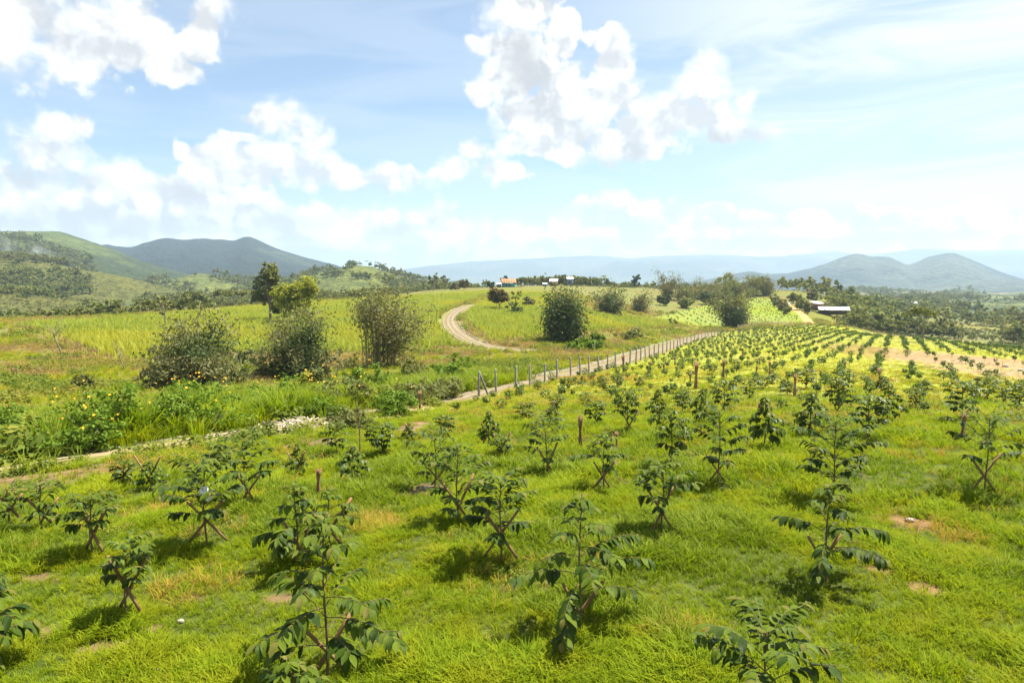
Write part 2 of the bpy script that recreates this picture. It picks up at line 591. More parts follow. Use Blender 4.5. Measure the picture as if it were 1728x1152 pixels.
CANE_A = world_poly([(20, 548), (60, 562), (110, 585), (160, 605), (215, 612), (262, 617), (300, 605), (420, 600), (560, 598), (680, 598), (742, 588), (800, 586), (770, 568), (752, 548), (752, 532), (768, 520), (790, 511),
                     (830, 497), (835, 491), (760, 496), (700, 500), (620, 506), (520, 513), (420, 520), (300, 530), (160, 542), (60, 546)])
CANE_B = world_poly([(800, 513), (782, 524), (778, 540), (790, 556), (815, 572), (850, 578), (900, 574), (950, 566), (1010, 562), (1090, 556), (1160, 548), (1130, 541), (1060, 535), (1000, 530), (985, 515), (1000, 504), (960, 497), (880, 494), (845, 497)])
ORCH = [tuple(p) for p in offset_line(track_line, 1.6)] + world_poly([(1330, 552), (1420, 552), (1540, 569), (1660, 577), (1728, 590), (1900, 600), (2050, 640)]) + [(120, 40), (60, 8), (12, -6), (-16, -6)]
HILLOCK = world_poly([(1105, 535), (1130, 545), (1185, 551), (1230, 549), (1300, 545), (1365, 545), (1345, 522), (1322, 507), (1280, 503), (1240, 505), (1200, 513), (1150, 525)])
BARE = [(105, 802, 110, 16), (20, 826, 80, 18), (1545, 882, 40, 10), (1565, 998, 40, 16), (60, 975, 44, 9), (330, 1010, 30, 7), (1490, 960, 26, 6), (930, 985, 22, 5), (640, 1075, 24, 6), (185, 1090, 46, 10), (75, 1064, 44, 9), (255, 1060, 26, 6), (540, 748, 40, 8), (700, 720, 32, 10), (720, 826, 45, 12), (795, 1122, 34, 8),
        (1215, 772, 30, 6), (1650, 612, 120, 26), (1590, 600, 70, 20), (1720, 632, 90, 18), (830, 640, 70, 8), (480, 1010, 40, 10), (1315, 770, 20, 5), (1480, 640, 30, 4), (690, 1000, 20, 8),
        (1200, 895, 30, 8)]
BARE_W = []
for px, py, rx, ry in BARE:
    c = hit(px, py)
    rr = rx / F * c[1]
    ry_w = abs(hit(px, py - ry)[1] - hit(px, py + ry)[1]) / 2
    BARE_W.append((c[0], c[1], rr, ry_w))
DRYPATCH = [(280, 775, 70, 14), (1610, 905, 60, 22), (1150, 1072, 50, 18), (270, 860, 50, 18), (640, 890, 40, 12), (1000, 640, 60, 6), (330, 990, 60, 24), (620, 880, 50, 12)]
DRY_W = []
for px, py, rx, ry in DRYPATCH:
    c = hit(px, py)
    DRY_W.append((c[0], c[1], rx / F * c[1], abs(hit(px, py - ry)[1] - hit(px, py + ry)[1]) / 2))


def ellipse_mask(x, y, ells, seed=11):
    m = np.zeros(np.shape(x))
    n = (fbm(np.asarray(x) / 0.7, np.asarray(y) / 0.7, seed, 4) - 0.5) * 1.7
    for cx, cy_, rx, ry in ells:
        d = np.hypot((x - cx) / rx, (y - cy_) / ry)
        m = np.maximum(m, np.clip((1.15 - d + n) * 2.2, 0, 1))
    return m


# ------------------------------------------------------------------ materials
def new_mat(name):
    m = bpy.data.materials.new(name)
    m.use_nodes = True
    m.node_tree.nodes.clear()
    return m, NT(m.node_tree)


def finish(m, N, shader):
    o = N.n('ShaderNodeOutputMaterial')
    N.l(shader, o.inputs['Surface'])
    return m


def bsdf(N, col, rough=0.8, spec=0.3, normal=None):
    b = N.n('ShaderNodeBsdfPrincipled')
    N.put(b.inputs['Base Color'], col if isinstance(col, bpy.types.NodeSocket) else (*col, 1))
    N.put(b.inputs['Roughness'], rough)
    b.inputs['Specular IOR Level'].default_value = spec
    if normal is not None:
        N.l(normal, b.inputs['Normal'])
    return b.outputs[0]


def bump(N, h, strength=0.5, dist=0.05):
    b = N.n('ShaderNodeBump')
    b.inputs['Strength'].default_value = strength
    b.inputs['Distance'].default_value = dist
    N.l(h, b.inputs['Height'])
    return b.outputs[0]


def leaf_mat(name, cols, rough=0.5, spec=0.35, trans=0.35, tcol=None, world_scale=None, wcol=None, per='ISLAND'):
    """foliage: colour varies leaf by leaf (or plant by plant), with light passing through"""
    m, N = new_mat(name)
    if per == 'ISLAND':
        rnd = N.n('ShaderNodeNewGeometry').outputs['Random Per Island']
    else:
        rnd = N.n('ShaderNodeObjectInfo').outputs['Random']
    cr = N.n('ShaderNodeValToRGB')
    e = cr.color_ramp.elements
    e[0].color, e[0].position = (*cols[0], 1), 0.0
    e[1].color, e[1].position = (*cols[-1], 1), 1.0
    for i, c in enumerate(cols[1:-1]):
        x = e.new((i + 1) / (len(cols) - 1))
        x.color = (*c, 1)
    N.l(rnd, cr.inputs[0])
    col = cr.outputs[0]
    if world_scale:
        pos = N.n('ShaderNodeNewGeometry').outputs['Position']
        f = N.mr(N.noise(pos, world_scale, 4.0, 0.6), 0.42, 0.66)
        col = N.mix(f, col, wcol)
    b = bsdf(N, col, min(1, rough + .15), spec * .45)
    t = N.n('ShaderNodeBsdfTranslucent')
    tm = N.n('ShaderNodeMix', data_type='RGBA', blend_type='MULTIPLY')
    tm.inputs[0].default_value = 1.0
    N.l(col, tm.inputs[6])
    tm.inputs[7].default_value = (*(tcol or (1.5, 1.5, 0.6)), 1)
    N.l(tm.outputs[2], t.inputs['Color'])
    mx = N.n('ShaderNodeMixShader')
    mx.inputs[0].default_value = trans
    N.l(b, mx.inputs[1])
    N.l(t.outputs[0], mx.inputs[2])
    return finish(m, N, mx.outputs[0])


def plain_mat(name, c1, c2, scale, rough=0.85, spec=0.2, bstr=0.4, bdist=0.02, coord='Object', stretch=(1, 1, 1), detail=6.0):
    m, N = new_mat(name)
    tcd = N.n('ShaderNodeTexCoord').outputs[coord] if coord != 'World' else N.n('ShaderNodeNewGeometry').outputs['Position']
    v = N.vm('MULTIPLY', tcd, stretch)
    n = N.noise(v, scale, detail, 0.62)
    col = N.mix(N.mr(n, 0.3, 0.7), c1, c2)
    nb = N.noise(v, scale * 3.1, 5.0, 0.6)
    return finish(m, N, bsdf(N, col, rough, spec, bump(N, nb, bstr, bdist)))


# ground: colour painted per zone (grass floor, meadow, soil), broken up by noise
def ground_mat():
    m, N = new_mat('ground_soil_and_turf')
    at_ = N.n('ShaderNodeVertexColor', layer_name='zone').outputs['Color']
    pos = N.n('ShaderNodeNewGeometry').outputs['Position']
    n1 = N.noise(pos, 2.2, 7.0, 0.62)
    n2 = N.noise(pos, 0.09, 5.0, 0.6)
    n3 = N.noise(pos, 0.012, 6.0, 0.6)
    hsv = N.n('ShaderNodeHueSaturation')
    N.l(at_, hsv.inputs['Color'])
    N.l(N.mr(n1, 0.25, 0.75, 0.62, 1.38), hsv.inputs['Value'])
    N.l(N.mr(n2, 0.3, 0.7, 0.485, 0.512), hsv.inputs['Hue'])
    N.l(N.mr(n3, 0.3, 0.7, 0.85, 1.1), hsv.inputs['Saturation'])
    return finish(m, N, bsdf(N, hsv.outputs[0], 0.95, 0.1, bump(N, n1, 0.6, 0.06)))


# ------------------------------------------------------------------ the ground sheet
isplit0 = int(np.argmin(np.hypot(*(track_line - fence_line[0]).T))) - 10


def build_ground():
    fine = np.linspace(-0.86, 0.86, 560)
    coarse = np.linspace(0.86, 2 * math.pi - 0.86, 64)[1:-1]
    aa = np.concatenate([fine, coarse])
    rr = np.concatenate([[0.4, 1.5, 3.0], np.exp(np.linspace(math.log(4.2), math.log(15000), 470))])
    A, RR = np.meshgrid(aa, rr, indexing='ij')
    x, y = RR * np.sin(A), RR * np.cos(A)
    z = ground_z(x, y)
    na, nr = A.shape
    v = np.stack([x, y, z], -1).reshape(-1, 3)
    i, j = np.meshgrid(np.arange(na), np.arange(nr - 1), indexing='ij')
    i2 = (i + 1) % na
    q = np.stack([i * nr + j, i * nr + j + 1, i2 * nr + j + 1, i2 * nr + j], -1).reshape(-1, 4)[:, ::-1]
    me = mesh_np('ground', v, q, ground_mat(), smooth=True)
    X, Y = v[:, 0], v[:, 1]
    r = np.hypot(X, Y)
    C = np.zeros((len(v), 3))
    C[:] = (0.12, 0.13, 0.025)                                    # rough meadow
    far = np.clip((r - 300) / 300, 0, 1)[:, None]
    nf = fbm(X / 220, Y / 220, 21, 4)
    patch = np.where((nf > .55)[:, None], (0.16, 0.15, 0.05), np.where((nf > .46)[:, None], (0.10, 0.115, 0.035), (0.05, 0.07, 0.028)))
    C = C * (1 - far) + patch * far
    brown = np.clip((fbm(X / 9, Y / 9, 31, 4) - 0.5) * 5, 0, 1)[:, None] * (1 - far) * .75
    C = C * (1 - brown) + np.array((0.15, 0.105, 0.045)) * brown
    o = inpoly(X, Y, ORCH)
    yf = np.clip((r[o] - 22) / 25, 0, 1)[:, None]
    C[o] = np.array((0.045, 0.065, 0.008)) * (1 - yf) + np.array((0.20, 0.215, 0.02)) * yf  # near floor darkened as shade between blades, far turf coloured as if sunlit
    hk = inpoly(X, Y, HILLOCK)
    C[hk] = (0.15, 0.185, 0.022)
    for P in (CANE_A, CANE_B):
        C[inpoly(X, Y, P)] = (0.16, 0.17, 0.03)
    bm = ellipse_mask(X, Y, BARE_W)[:, None] * .85
    soil = np.where((fbm(X / 3, Y / 3, 41, 3) > .5)[:, None], (0.19, 0.105, 0.048), (0.15, 0.092, 0.046))
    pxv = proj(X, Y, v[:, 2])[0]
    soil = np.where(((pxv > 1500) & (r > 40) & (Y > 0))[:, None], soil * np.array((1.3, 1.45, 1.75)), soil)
    C = C * (1 - bm) + soil * bm
    for line, w in ((track_line[isplit0:], 2.4), (track_line[:isplit0], 0.1), (side_line, 2.1)):
        d, _ = polydist(X, Y, line)
        m = .9 * np.clip((w + (fbm(X / 1.5, Y / 1.5, 51, 3) - .5) * 2 - d) / 0.7, 0, 1)[:, None] * .8
        C = C * (1 - m) + np.array((0.17, 0.13, 0.075)) * m
    ca = me.color_attributes.new('zone', 'FLOAT_COLOR', 'POINT')
    ca.data.foreach_set('color', np.concatenate([C, np.ones((len(C), 1))], 1).astype(np.float32).ravel())
    return link('ground', me, kind='structure', label='sloping ground of the orchard, meadow and valley')


build_ground()


# ------------------------------------------------------------------ roads and kerb strips
def ribbon(name, line, half, lift, mat, label, crown=0.0, rut=0.0, t=0.0):
    L = np.asarray(line)
    offs = np.linspace(-half, half, 9)
    vs = []
    for k, o in enumerate(offs):
        wob = (fbm(np.arange(len(L)) / 6.0, np.full(len(L), k * 3.3 if abs(o) > half * .9 else 0), 61, 3) - .5) * (0.7 if abs(o) > half * .9 else 0.0) * min(1, half)
        p = offset_line(L, o + wob)
        z = ground_z(p[:, 0], p[:, 1]) + lift
        if rut:
            z = z - rut * (np.exp(-((abs(o) - half * .5) / (half * .22)) ** 2))
        if abs(o) > half * .99:
            z = z - lift - 0.03
        vs.append(np.stack([p[:, 0], p[:, 1], z], 1))
    V = np.stack(vs, 1).reshape(-1, 3)
    n, k = len(L), len(offs)
    i, j = np.meshgrid(np.arange(n - 1), np.arange(k - 1), indexing='ij')
    q = np.stack([i * k + j, i * k + j + 1, (i + 1) * k + j + 1, (i + 1) * k + j], -1).reshape(-1, 4)
    me = mesh_np(name, V, q, mat, smooth=True)
    rel = np.tile(offs / half, n)
    nn = (fbm(V[:, 0] / 1.3, V[:, 1] / 1.3, 63, 4) - .5) * 1.5
    g = np.clip(1.15 - np.abs(np.abs(rel) - .48) / .30 + nn * .7, 0, 1)        # bare wheel tracks, weedy middle and edges
    ca = me.color_attributes.new('track', 'FLOAT_COLOR', 'POINT')
    ca.data.foreach_set('color', np.stack([g, g, g, np.ones_like(g)], 1).astype(np.float32).ravel())
    return link(name, me, kind='structure', label=label)


def road_material(name, bare, weedy):
    m, N = new_mat(name)
    pos = N.n('ShaderNodeNewGeometry').outputs['Position']
    f = N.n('ShaderNodeVertexColor', layer_name='track').outputs['Color']
    n1 = N.noise(pos, 1.4, 6.0, 0.65)
    n2 = N.noise(pos, 9.0, 4.0, 0.65)
    col = N.mix(N.mr(N.math('MULTIPLY_ADD', N.math('SUBTRACT', n1, 0.5), 1.2, f), 0.2, 0.8), weedy, bare)
    hs = N.n('ShaderNodeHueSaturation')
    N.l(col, hs.inputs['Color'])
    N.l(N.mr(n2, 0.3, 0.7, 0.72, 1.25), hs.inputs['Value'])
    return finish(m, N, bsdf(N, hs.outputs[0], 0.95, 0.1, bump(N, n2, 0.7, 0.03)))


road_mat = road_material('packed_dirt_road', (0.215, 0.175, 0.125), (0.15, 0.125, 0.075))
track_mat = plain_mat('grassy_dirt', (0.25, 0.19, 0.11), (0.15, 0.14, 0.06), 1.1, 0.95, 0.1, 0.6, 0.03, coord='World')
orange_mat = plain_mat('orange_earth', (0.42, 0.25, 0.10), (0.33, 0.20, 0.085), 0.7, 0.95, 0.1, 0.5, 0.03, coord='World')
concrete_mat = plain_mat('weathered_concrete', (0.30, 0.285, 0.25), (0.19, 0.18, 0.15), 6.0, 0.9, 0.2, 0.4, 0.01)
kerb_mat = plain_mat('pale_kerb_concrete', (0.25, 0.225, 0.175), (0.16, 0.145, 0.10), 0.9, 0.9, 0.2, 0.4, 0.01, coord='World')
isplit = int(np.argmin(np.hypot(*(track_line - fence_line[0]).T)))
ribbon('dirt_road', track_line[isplit - 8:], 0.95, 0.06, road_mat, 'pale dirt road running beside the concrete fence posts', rut=0.04)
ribbon('grassy_track', track_line[:isplit - 6], 0.30, 0.04, track_mat, 'grassy dirt track along the lower edge of the orchard', rut=0.02)
ribbon('side_road', side_line, 0.98, 0.08, road_mat, 'dirt side road curving up between the two cane fields', rut=0.07)
ribbon('orange_track', orange_line, 1.6, 0.10, orange_mat, 'orange earth track down the far hillock')


def kerb(name, line, mat, label, w=0.22, h=0.16, step=2.2, gaps=0.12, seed=1):
    """low kerb laid in separate short lengths"""
    rg = np.random.default_rng(seed)
    s = np.concatenate([[0], np.cumsum(np.hypot(*np.diff(line, axis=0).T))])
    b = MB()
    p = 0.0
    while p < s[-1] - step:
        if rg.random() > gaps:
            ln = step * rg.uniform(.85, .97)
            a = np.array([np.interp(p, s, line[:, k]) for k in (0, 1)])
            c = np.array([np.interp(p + ln, s, line[:, k]) for k in (0, 1)])
            d = (c - a) / (np.linalg.norm(c - a) + 1e-9)
            nr = np.array([d[1], -d[0]]) * w / 2
            hh = h * rg.uniform(.75, 1.1)
            q8 = []
            for e in (a, c):
                for sg in (-1, 1):
                    xy = e + nr * sg
                    zz = float(ground_z(xy[0], xy[1]))
                    q8 += [(xy[0], xy[1], zz - .15), (xy[0], xy[1], zz + hh)]
            b.add(q8, [(0, 1, 3, 2), (4, 6, 7, 5), (0, 4, 5, 1), (2, 3, 7, 6), (1, 5, 7, 3)])
        p += step
    return link(name, b.mesh(name, mat), kind='structure', label=label)


kerb('kerb', offset_line(track_line, -2.15)[isplit - 20:], kerb_mat, 'pale concrete kerb along the far edge of the dirt road')
kerb('kerb', offset_line(track_line, -0.95)[:isplit - 22], kerb_mat, 'weathered pale kerb along the lower grassy track', w=0.13, h=.05, gaps=.35, seed=2)
kerb('kerb', offset_line(side_line, 1.5)[12:], kerb_mat, 'pale kerb on the outer side of the curving side road', w=.2, h=.14, seed=3)
kerb('kerb', offset_line(side_line, -1.5)[8:-18], kerb_mat, 'pale kerb on the inner side of the curving side road', w=.2, h=.14, seed=4)


# ------------------------------------------------------------------ hills and mountains
def hill_mat(name, grass, grass2, wood, soil, wood_amt, scale, soil_amt=0.72, plot=None):
    m, N = new_mat(name)
    pos = N.n('ShaderNodeNewGeometry').outputs['Position']
    a = N.noise(pos, scale, 6.0, 0.6)
    b = N.noise(pos, scale * 0.28, 5.0, 0.55)
    c = N.noise(pos, scale * 5, 4.0, 0.65)
    d = N.noise(pos, scale * 0.6, 3.0, 0.5)
    col = N.mix(N.mr(a, 0.3, 0.7), grass, grass2)
    if plot:
        v = N.n('ShaderNodeTexVoronoi')
        N.l(N.vm('MULTIPLY', pos, (1, 1, 2.5)), v.inputs['Vector'])
        v.inputs['Scale'].default_value = plot
        hs = N.n('ShaderNodeSeparateColor')
        N.l(v.outputs['Color'], hs.inputs[0])
        col = N.mix(N.mr(hs.outputs[0], 0.55, 0.75), col, soil)
        col = N.mix(N.mr(hs.outputs[1], 0.5, 0.8, 0, .6), col, grass2)
    w = N.math('MULTIPLY_ADD', N.math('SUBTRACT', c, 0.5), 0.35, b)
    col = N.mix(N.mr(w, 0.62 - wood_amt * .35, 0.68 - wood_amt * .35), col, wood)
    col = N.mix(N.mr(d, soil_amt, soil_amt + .03), col, soil)
    hs2 = N.n('ShaderNodeHueSaturation')
    N.l(col, hs2.inputs['Color'])
    N.l(N.mr(c, 0.3, 0.7, 0.7, 1.3), hs2.inputs['Value'])
    return finish(m, N, bsdf(N, hs2.outputs[0], 0.95, 0.1, bump(N, c, 0.9, 0.35 / scale)))


HILLS = {}


def hill(name, label, ridge, D, front, back, mat, amp, wl, seed, nu=220, nv=70, sink=14, power=1.25, rough=1.0):
    ridge = np.array(ridge, float)
    px = np.linspace(ridge[0, 0], ridge[-1, 0], nu)
    py = pchip(ridge[:, 0], ridge[:, 1], px)
    zr = np.array([z_of(a, b, D) for a, b in zip(px, py)])
    t = np.linspace(-1, 1, nv)                # -1 front foot, 0 crest, 1 back foot
    X, Y, Z = (np.zeros((nu, nv)) for _ in range(3))
    for j, tt in enumerate(t):
        dist = D + (tt * front if tt < 0 else tt * back)
        X[:, j] = (px - 864) / F * D / math.cos(PITCH) * (1 + (dist / D - 1) * .92)
        Y[:, j] = dist
    zb = ground_z(X, Y) - sink
    prof = (1 - np.abs(t) ** power)[None, :]
    e = np.clip(np.minimum(np.arange(nu), np.arange(nu)[::-1]) / (nu * .06), 0, 1)[:, None]
    n = fbm(X / wl, Y / wl, seed, 5) - 0.5
    gul = 1 - np.abs(2 * fbm(X / (wl * .55) + n * 1.2, Y / (wl * 1.6), seed + 9, 3) - 1)
    env = np.clip(np.abs(t) * 2.2, 0.0, 1)[None, :] * (1 - np.abs(t) ** 4)[None, :]
    Z = zb + (zr[:, None] - zb) * prof * (0.0 + e) + amp * ((n * 1.2) - (gul - .7) * .9) * env * e
    Z += (fbm(X / (wl * .08), Y / (wl * .08), seed + 4, 3) - .5) * amp * .10 * rough
    v = np.stack([X, Y, Z], -1).reshape(-1, 3)
    i, j = np.meshgrid(np.arange(nu - 1), np.arange(nv - 1), indexing='ij')
    q = np.stack([i * nv + j, (i + 1) * nv + j, (i + 1) * nv + j + 1, i * nv + j + 1], -1).reshape(-1, 4)
    me = mesh_np(name, v, q, mat, smooth=True)
    HILLS[label] = (X, Y, Z, t)
    return link(name, me, kind='structure', label=label)


m_grassy = hill_mat('hill_pasture', (0.13, 0.15, 0.036), (0.09, 0.112, 0.03), (0.038, 0.055, 0.022), (0.24, 0.15, 0.09), 0.1, 0.02, .70)
m_olive = hill_mat('hill_scrub', (0.115, 0.118, 0.030), (0.082, 0.092, 0.026), (0.042, 0.058, 0.022), (0.19, 0.125, 0.07), 0.12, 0.03, .74)
m_big = hill_mat('hill_half_wooded', (0.115, 0.145, 0.04), (0.085, 0.115, 0.035), (0.038, 0.056, 0.024), (0.20, 0.11, 0.07), 0.38, 0.008, .74)
m_forest = hill_mat('mountain_forest', (0.035, 0.055, 0.032), (0.065, 0.09, 0.042), (0.014, 0.026, 0.022), (0.12, 0.10, 0.06), 0.75, 0.006, .8)
m_far = hill_mat('mountain_dry_grass', (0.07, 0.085, 0.055), (0.038, 0.056, 0.042), (0.015, 0.028, 0.027), (0.17, 0.13, 0.09), 0.38, 0.004, .72)
m_plots = hill_mat('plain_of_fields', (0.17, 0.18, 0.05), (0.11, 0.14, 0.045), (0.045, 0.07, 0.03), (0.26, 0.20, 0.12), 0.25, 0.012, .72, plot=0.012)

hill('hill', 'big rounded green hill, wooded on its lower flank', [(-420, 430), (-200, 405), (-60, 396), (0, 393), (60, 390), (105, 391), (150, 403), (200, 421), (250, 441), (300, 456), (360, 472), (430, 486)],
     1500, 800, 700, m_big, 26, 260, 3)
hill('hill', 'olive hill dotted with dark trees before the big hill', [(-420, 428), (-200, 430), (0, 434), (50, 437), (100, 445), (150, 456), (200, 463), (260, 478), (300, 488), (350, 500), (420, 512)],
     720, 270, 260, m_olive, 12, 110, 5)
hill('hill', 'low yellowish scrub ridge behind the cane field', [(-420, 492), (-150, 492), (0, 496), (60, 500), (120, 506), (180, 511), (240, 519), (300, 526), (350, 535)],
     430, 130, 120, m_olive, 5, 60, 7, sink=6)
hill('mountain', 'dark blue forested mountain with a pointed summit', [(60, 432), (150, 418), (178, 413), (190, 412), (205, 416), (225, 417), (255, 408), (290, 401), (320, 404), (350, 402), (400, 405), (425, 399), (450, 409), (480, 422), (520, 434), (560, 445), (610, 458), (690, 474), (760, 484)],
     3000, 1500, 900, m_forest, 70, 520, 11, nu=300, nv=100, power=1.0)
hill('hill', 'pasture ridge with dark tree rows below the mountain', [(230, 476), (300, 470), (340, 462), (380, 466), (440, 474), (500, 470), (560, 466), (620, 470), (700, 486)],
     1050, 350, 300, m_grassy, 16, 140, 13)
hill('hill', 'green hill with brown terraces behind the plateau', [(400, 492), (470, 478), (520, 465), (545, 459), (575, 454), (600, 447), (625, 449), (650, 456), (680, 466), (705, 472), (740, 478), (800, 486)],
     860, 330, 300, m_grassy, 12, 120, 17)
hill('mountain_range', 'faint blue mountain range on the horizon', [(300, 478), (500, 470), (660, 456), (720, 449), (800, 441), (870, 437), (930, 434), (1000, 431), (1060, 435), (1120, 431), (1200, 429), (1280, 433), (1350, 429), (1400, 424), (1450, 430), (1550, 420), (1650, 423), (1728, 420), (1900, 422), (2150, 440)],
     9500, 2700, 2100, m_far, 200, 1650, 19, nu=320, nv=70)
hill('mountain', 'hazy blue twin-topped mountain', [(1080, 484), (1180, 474), (1220, 466), (1250, 459), (1262, 458), (1290, 462), (1320, 461), (1345, 456), (1370, 450), (1400, 440), (1418, 433), (1440, 428), (1470, 433), (1490, 433), (1508, 440), (1525, 446), (1545, 439), (1562, 432), (1595, 427), (1622, 434), (1650, 446), (1680, 458), (1720, 471), (1780, 482)],
     3900, 1100, 800, m_far, 76, 520, 23, nu=320, nv=100, power=1.1)
hill('mountain', 'lower blue spur beside the twin-topped mountain', [(1560, 492), (1610, 482), (1650, 474), (1690, 470), (1728, 473), (1790, 471), (1900, 468), (2100, 480)],
     3000, 700, 600, m_far, 40, 300, 29, nu=160, nv=60)
hill('hill', 'patchwork farmland ridge across the valley', [(1240, 500), (1330, 496), (1400, 494), (1470, 490), (1550, 493), (1610, 488), (1680, 495), (1760, 490), (1900, 492), (2100, 500)],
     1500, 500, 500, m_plots, 10, 160, 37, nu=220, nv=60)

# ------------------------------------------------------------------ haze
hm, HN = new_mat('valley_haze')
pv = HN.n('ShaderNodeVolumePrincipled')
pv.inputs['Color'].default_value = (0.50, 0.66, 0.88, 1)
pv.inputs['Density'].default_value = 0.00014
pv.inputs['Anisotropy'].default_value = 0.25
ho = HN.n('ShaderNodeOutputMaterial')
HN.l(pv.outputs[0], ho.inputs['Volume'])
hb = MB()
zlo = float(ground_z(*np.meshgrid(np.linspace(-16000, 16000, 200), np.linspace(-16000, 16000, 200))).min()) - 30
hb.box((0, 0, (zlo + 440) / 2), (33000, 33000, 440 - zlo))
link('haze', hb.mesh('haze', hm), kind='stuff', label='pale blue haze over the valley')

# ================================================================== vegetation kit
BARK = plain_mat('coffee_bark', (0.16, 0.10, 0.06), (0.10, 0.065, 0.04), 14.0, 0.85, 0.2, 0.5, 0.004)
BARK_GREY = plain_mat('grey_bark', (0.24, 0.21, 0.16), (0.14, 0.115, 0.085), 1.5, 0.9, 0.15, 0.6, 0.05)
GREEN_STEM = plain_mat('green_shoot', (0.11, 0.15, 0.04), (0.10, 0.08, 0.035), 18.0, 0.6, 0.3, 0.2, 0.002)
STAKE = plain_mat('split_wood_stake', (0.26, 0.155, 0.075), (0.17, 0.10, 0.048), 9.0, 0.85, 0.2, 0.6, 0.006, stretch=(3, 3, .35))
DRYFROND = plain_mat('dry_brown_frond', (0.34, 0.20, 0.11), (0.20, 0.115, 0.06), 8.0, 0.9, 0.15, 0.5, 0.01, stretch=(4, 4, .4))
PALEWOOD = plain_mat('bleached_pale_wood', (0.52, 0.47, 0.37), (0.36, 0.31, 0.22), 5.0, 0.85, 0.2, 0.4, 0.01)


def coffee_leaf_mat(name, c1, c2, trans, rough):
    m, N = new_mat(name)
    oi = N.n('ShaderNodeObjectInfo').outputs['Random']
    ge = N.n('ShaderNodeNewGeometry')
    is_ = ge.outputs['Random Per Island']
    tco = N.n('ShaderNodeTexCoord').outputs['Object']
    r = N.math('FRACT', N.math('ADD', oi, is_))
    col = N.mix(r, c1, c2)
    n = N.noise(tco, 30.0, 3.0, 0.6)
    hs = N.n('ShaderNodeHueSaturation')
    N.l(col, hs.inputs['Color'])
    N.l(N.mr(n, 0.3, 0.7, 0.8, 1.2), hs.inputs['Value'])
    w = N.n('ShaderNodeTexWave', wave_type='BANDS', bands_direction='Y')
    N.l(tco, w.inputs['Vector'])
    w.inputs['Scale'].default_value = 16.0
    w.inputs['Distortion'].default_value = 1.0
    b = bsdf(N, hs.outputs[0], rough, 0.13, bump(N, w.outputs['Fac'], 0.35, 0.003))
    t = N.n('ShaderNodeBsdfTranslucent')
    mu = N.mix(0.35, hs.outputs[0], (0.25, 0.33, 0.02))
    N.l(mu, t.inputs['Color'])
    mx = N.n('ShaderNodeMixShader')
    mx.inputs[0].default_value = trans
    N.l(b, mx.inputs[1])
    N.l(t.outputs[0], mx.inputs[2])
    return finish(m, N, mx.outputs[0])


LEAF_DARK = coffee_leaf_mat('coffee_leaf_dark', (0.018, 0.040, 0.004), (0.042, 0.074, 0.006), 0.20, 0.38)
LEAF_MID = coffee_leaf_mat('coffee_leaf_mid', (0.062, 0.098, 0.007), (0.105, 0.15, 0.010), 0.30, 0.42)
LEAF_YOUNG = coffee_leaf_mat('coffee_leaf_young', (0.10, 0.15, 0.02), (0.16, 0.14, 0.03), 0.35, 0.40)


def leaf_geo(L=1.0, Wd=0.42, droop=0.35, fold=0.25, wave=0.03, nt=6, seed=0):
    """lance-shaped blade along +Y, upper side +Z, folded along its midrib"""
    rg = np.random.default_rng(seed)
    v, q = [], []
    ph = rg.random() * 6
    for k in range(nt + 1):
        t = k / nt
        w = Wd * .5 * (math.sin(math.pi * min(1, t * .97 + .015) ** .85)) ** .85
        y = L * (t - droop * .35 * t ** 2.2)
        z = -droop * L * t ** 2
        for s in (-1, 0, 1):
            v.append((s * w, y, z + fold * w * abs(s) + wave * L * math.sin(ph + t * 9 + s) * abs(s)))
    for k in range(nt):
        for s in (0, 1):
            a = k * 3 + s
            q.append((a, a + 1, a + 4, a + 3))
    return np.array(v), np.array(q)


LEAFV = [leaf_geo(1, rg_w, dr, fo, .025, 5, k) for k, (rg_w, dr, fo) in enumerate([(.44, .2, .3), (.47, .35, .25), (.42, .5, .2), (.46, .12, .35), (.41, .6, .3), (.49, .3, .15)])]
LEAF_ME = {}
for mk, mm in (('dark', LEAF_DARK), ('mid', LEAF_MID), ('young', LEAF_YOUNG)):
    LEAF_ME[mk] = [mesh_np('leaf', v, q, mm, smooth=True) for v, q in LEAFV]
LEAF_LO = leaf_geo(1, .50, .4, .25, 0.0, 2, 3)


def frame(dirv_, roll_up=(0, 0, 1)):
    """rotation whose +Y runs along dirv_ and whose +Z is as near as possible to roll_up"""
    y = np.asarray(dirv_, float)
    y = y / (np.linalg.norm(y) + 1e-9)
    up = np.asarray(roll_up, float)
    x = np.cross(y, up)
    if np.linalg.norm(x) < 1e-3:
        x = np.cross(y, (1, 0, 0.1))
    x /= np.linalg.norm(x)
    z = np.cross(x, y)
    return np.stack([x, y, z], 1)


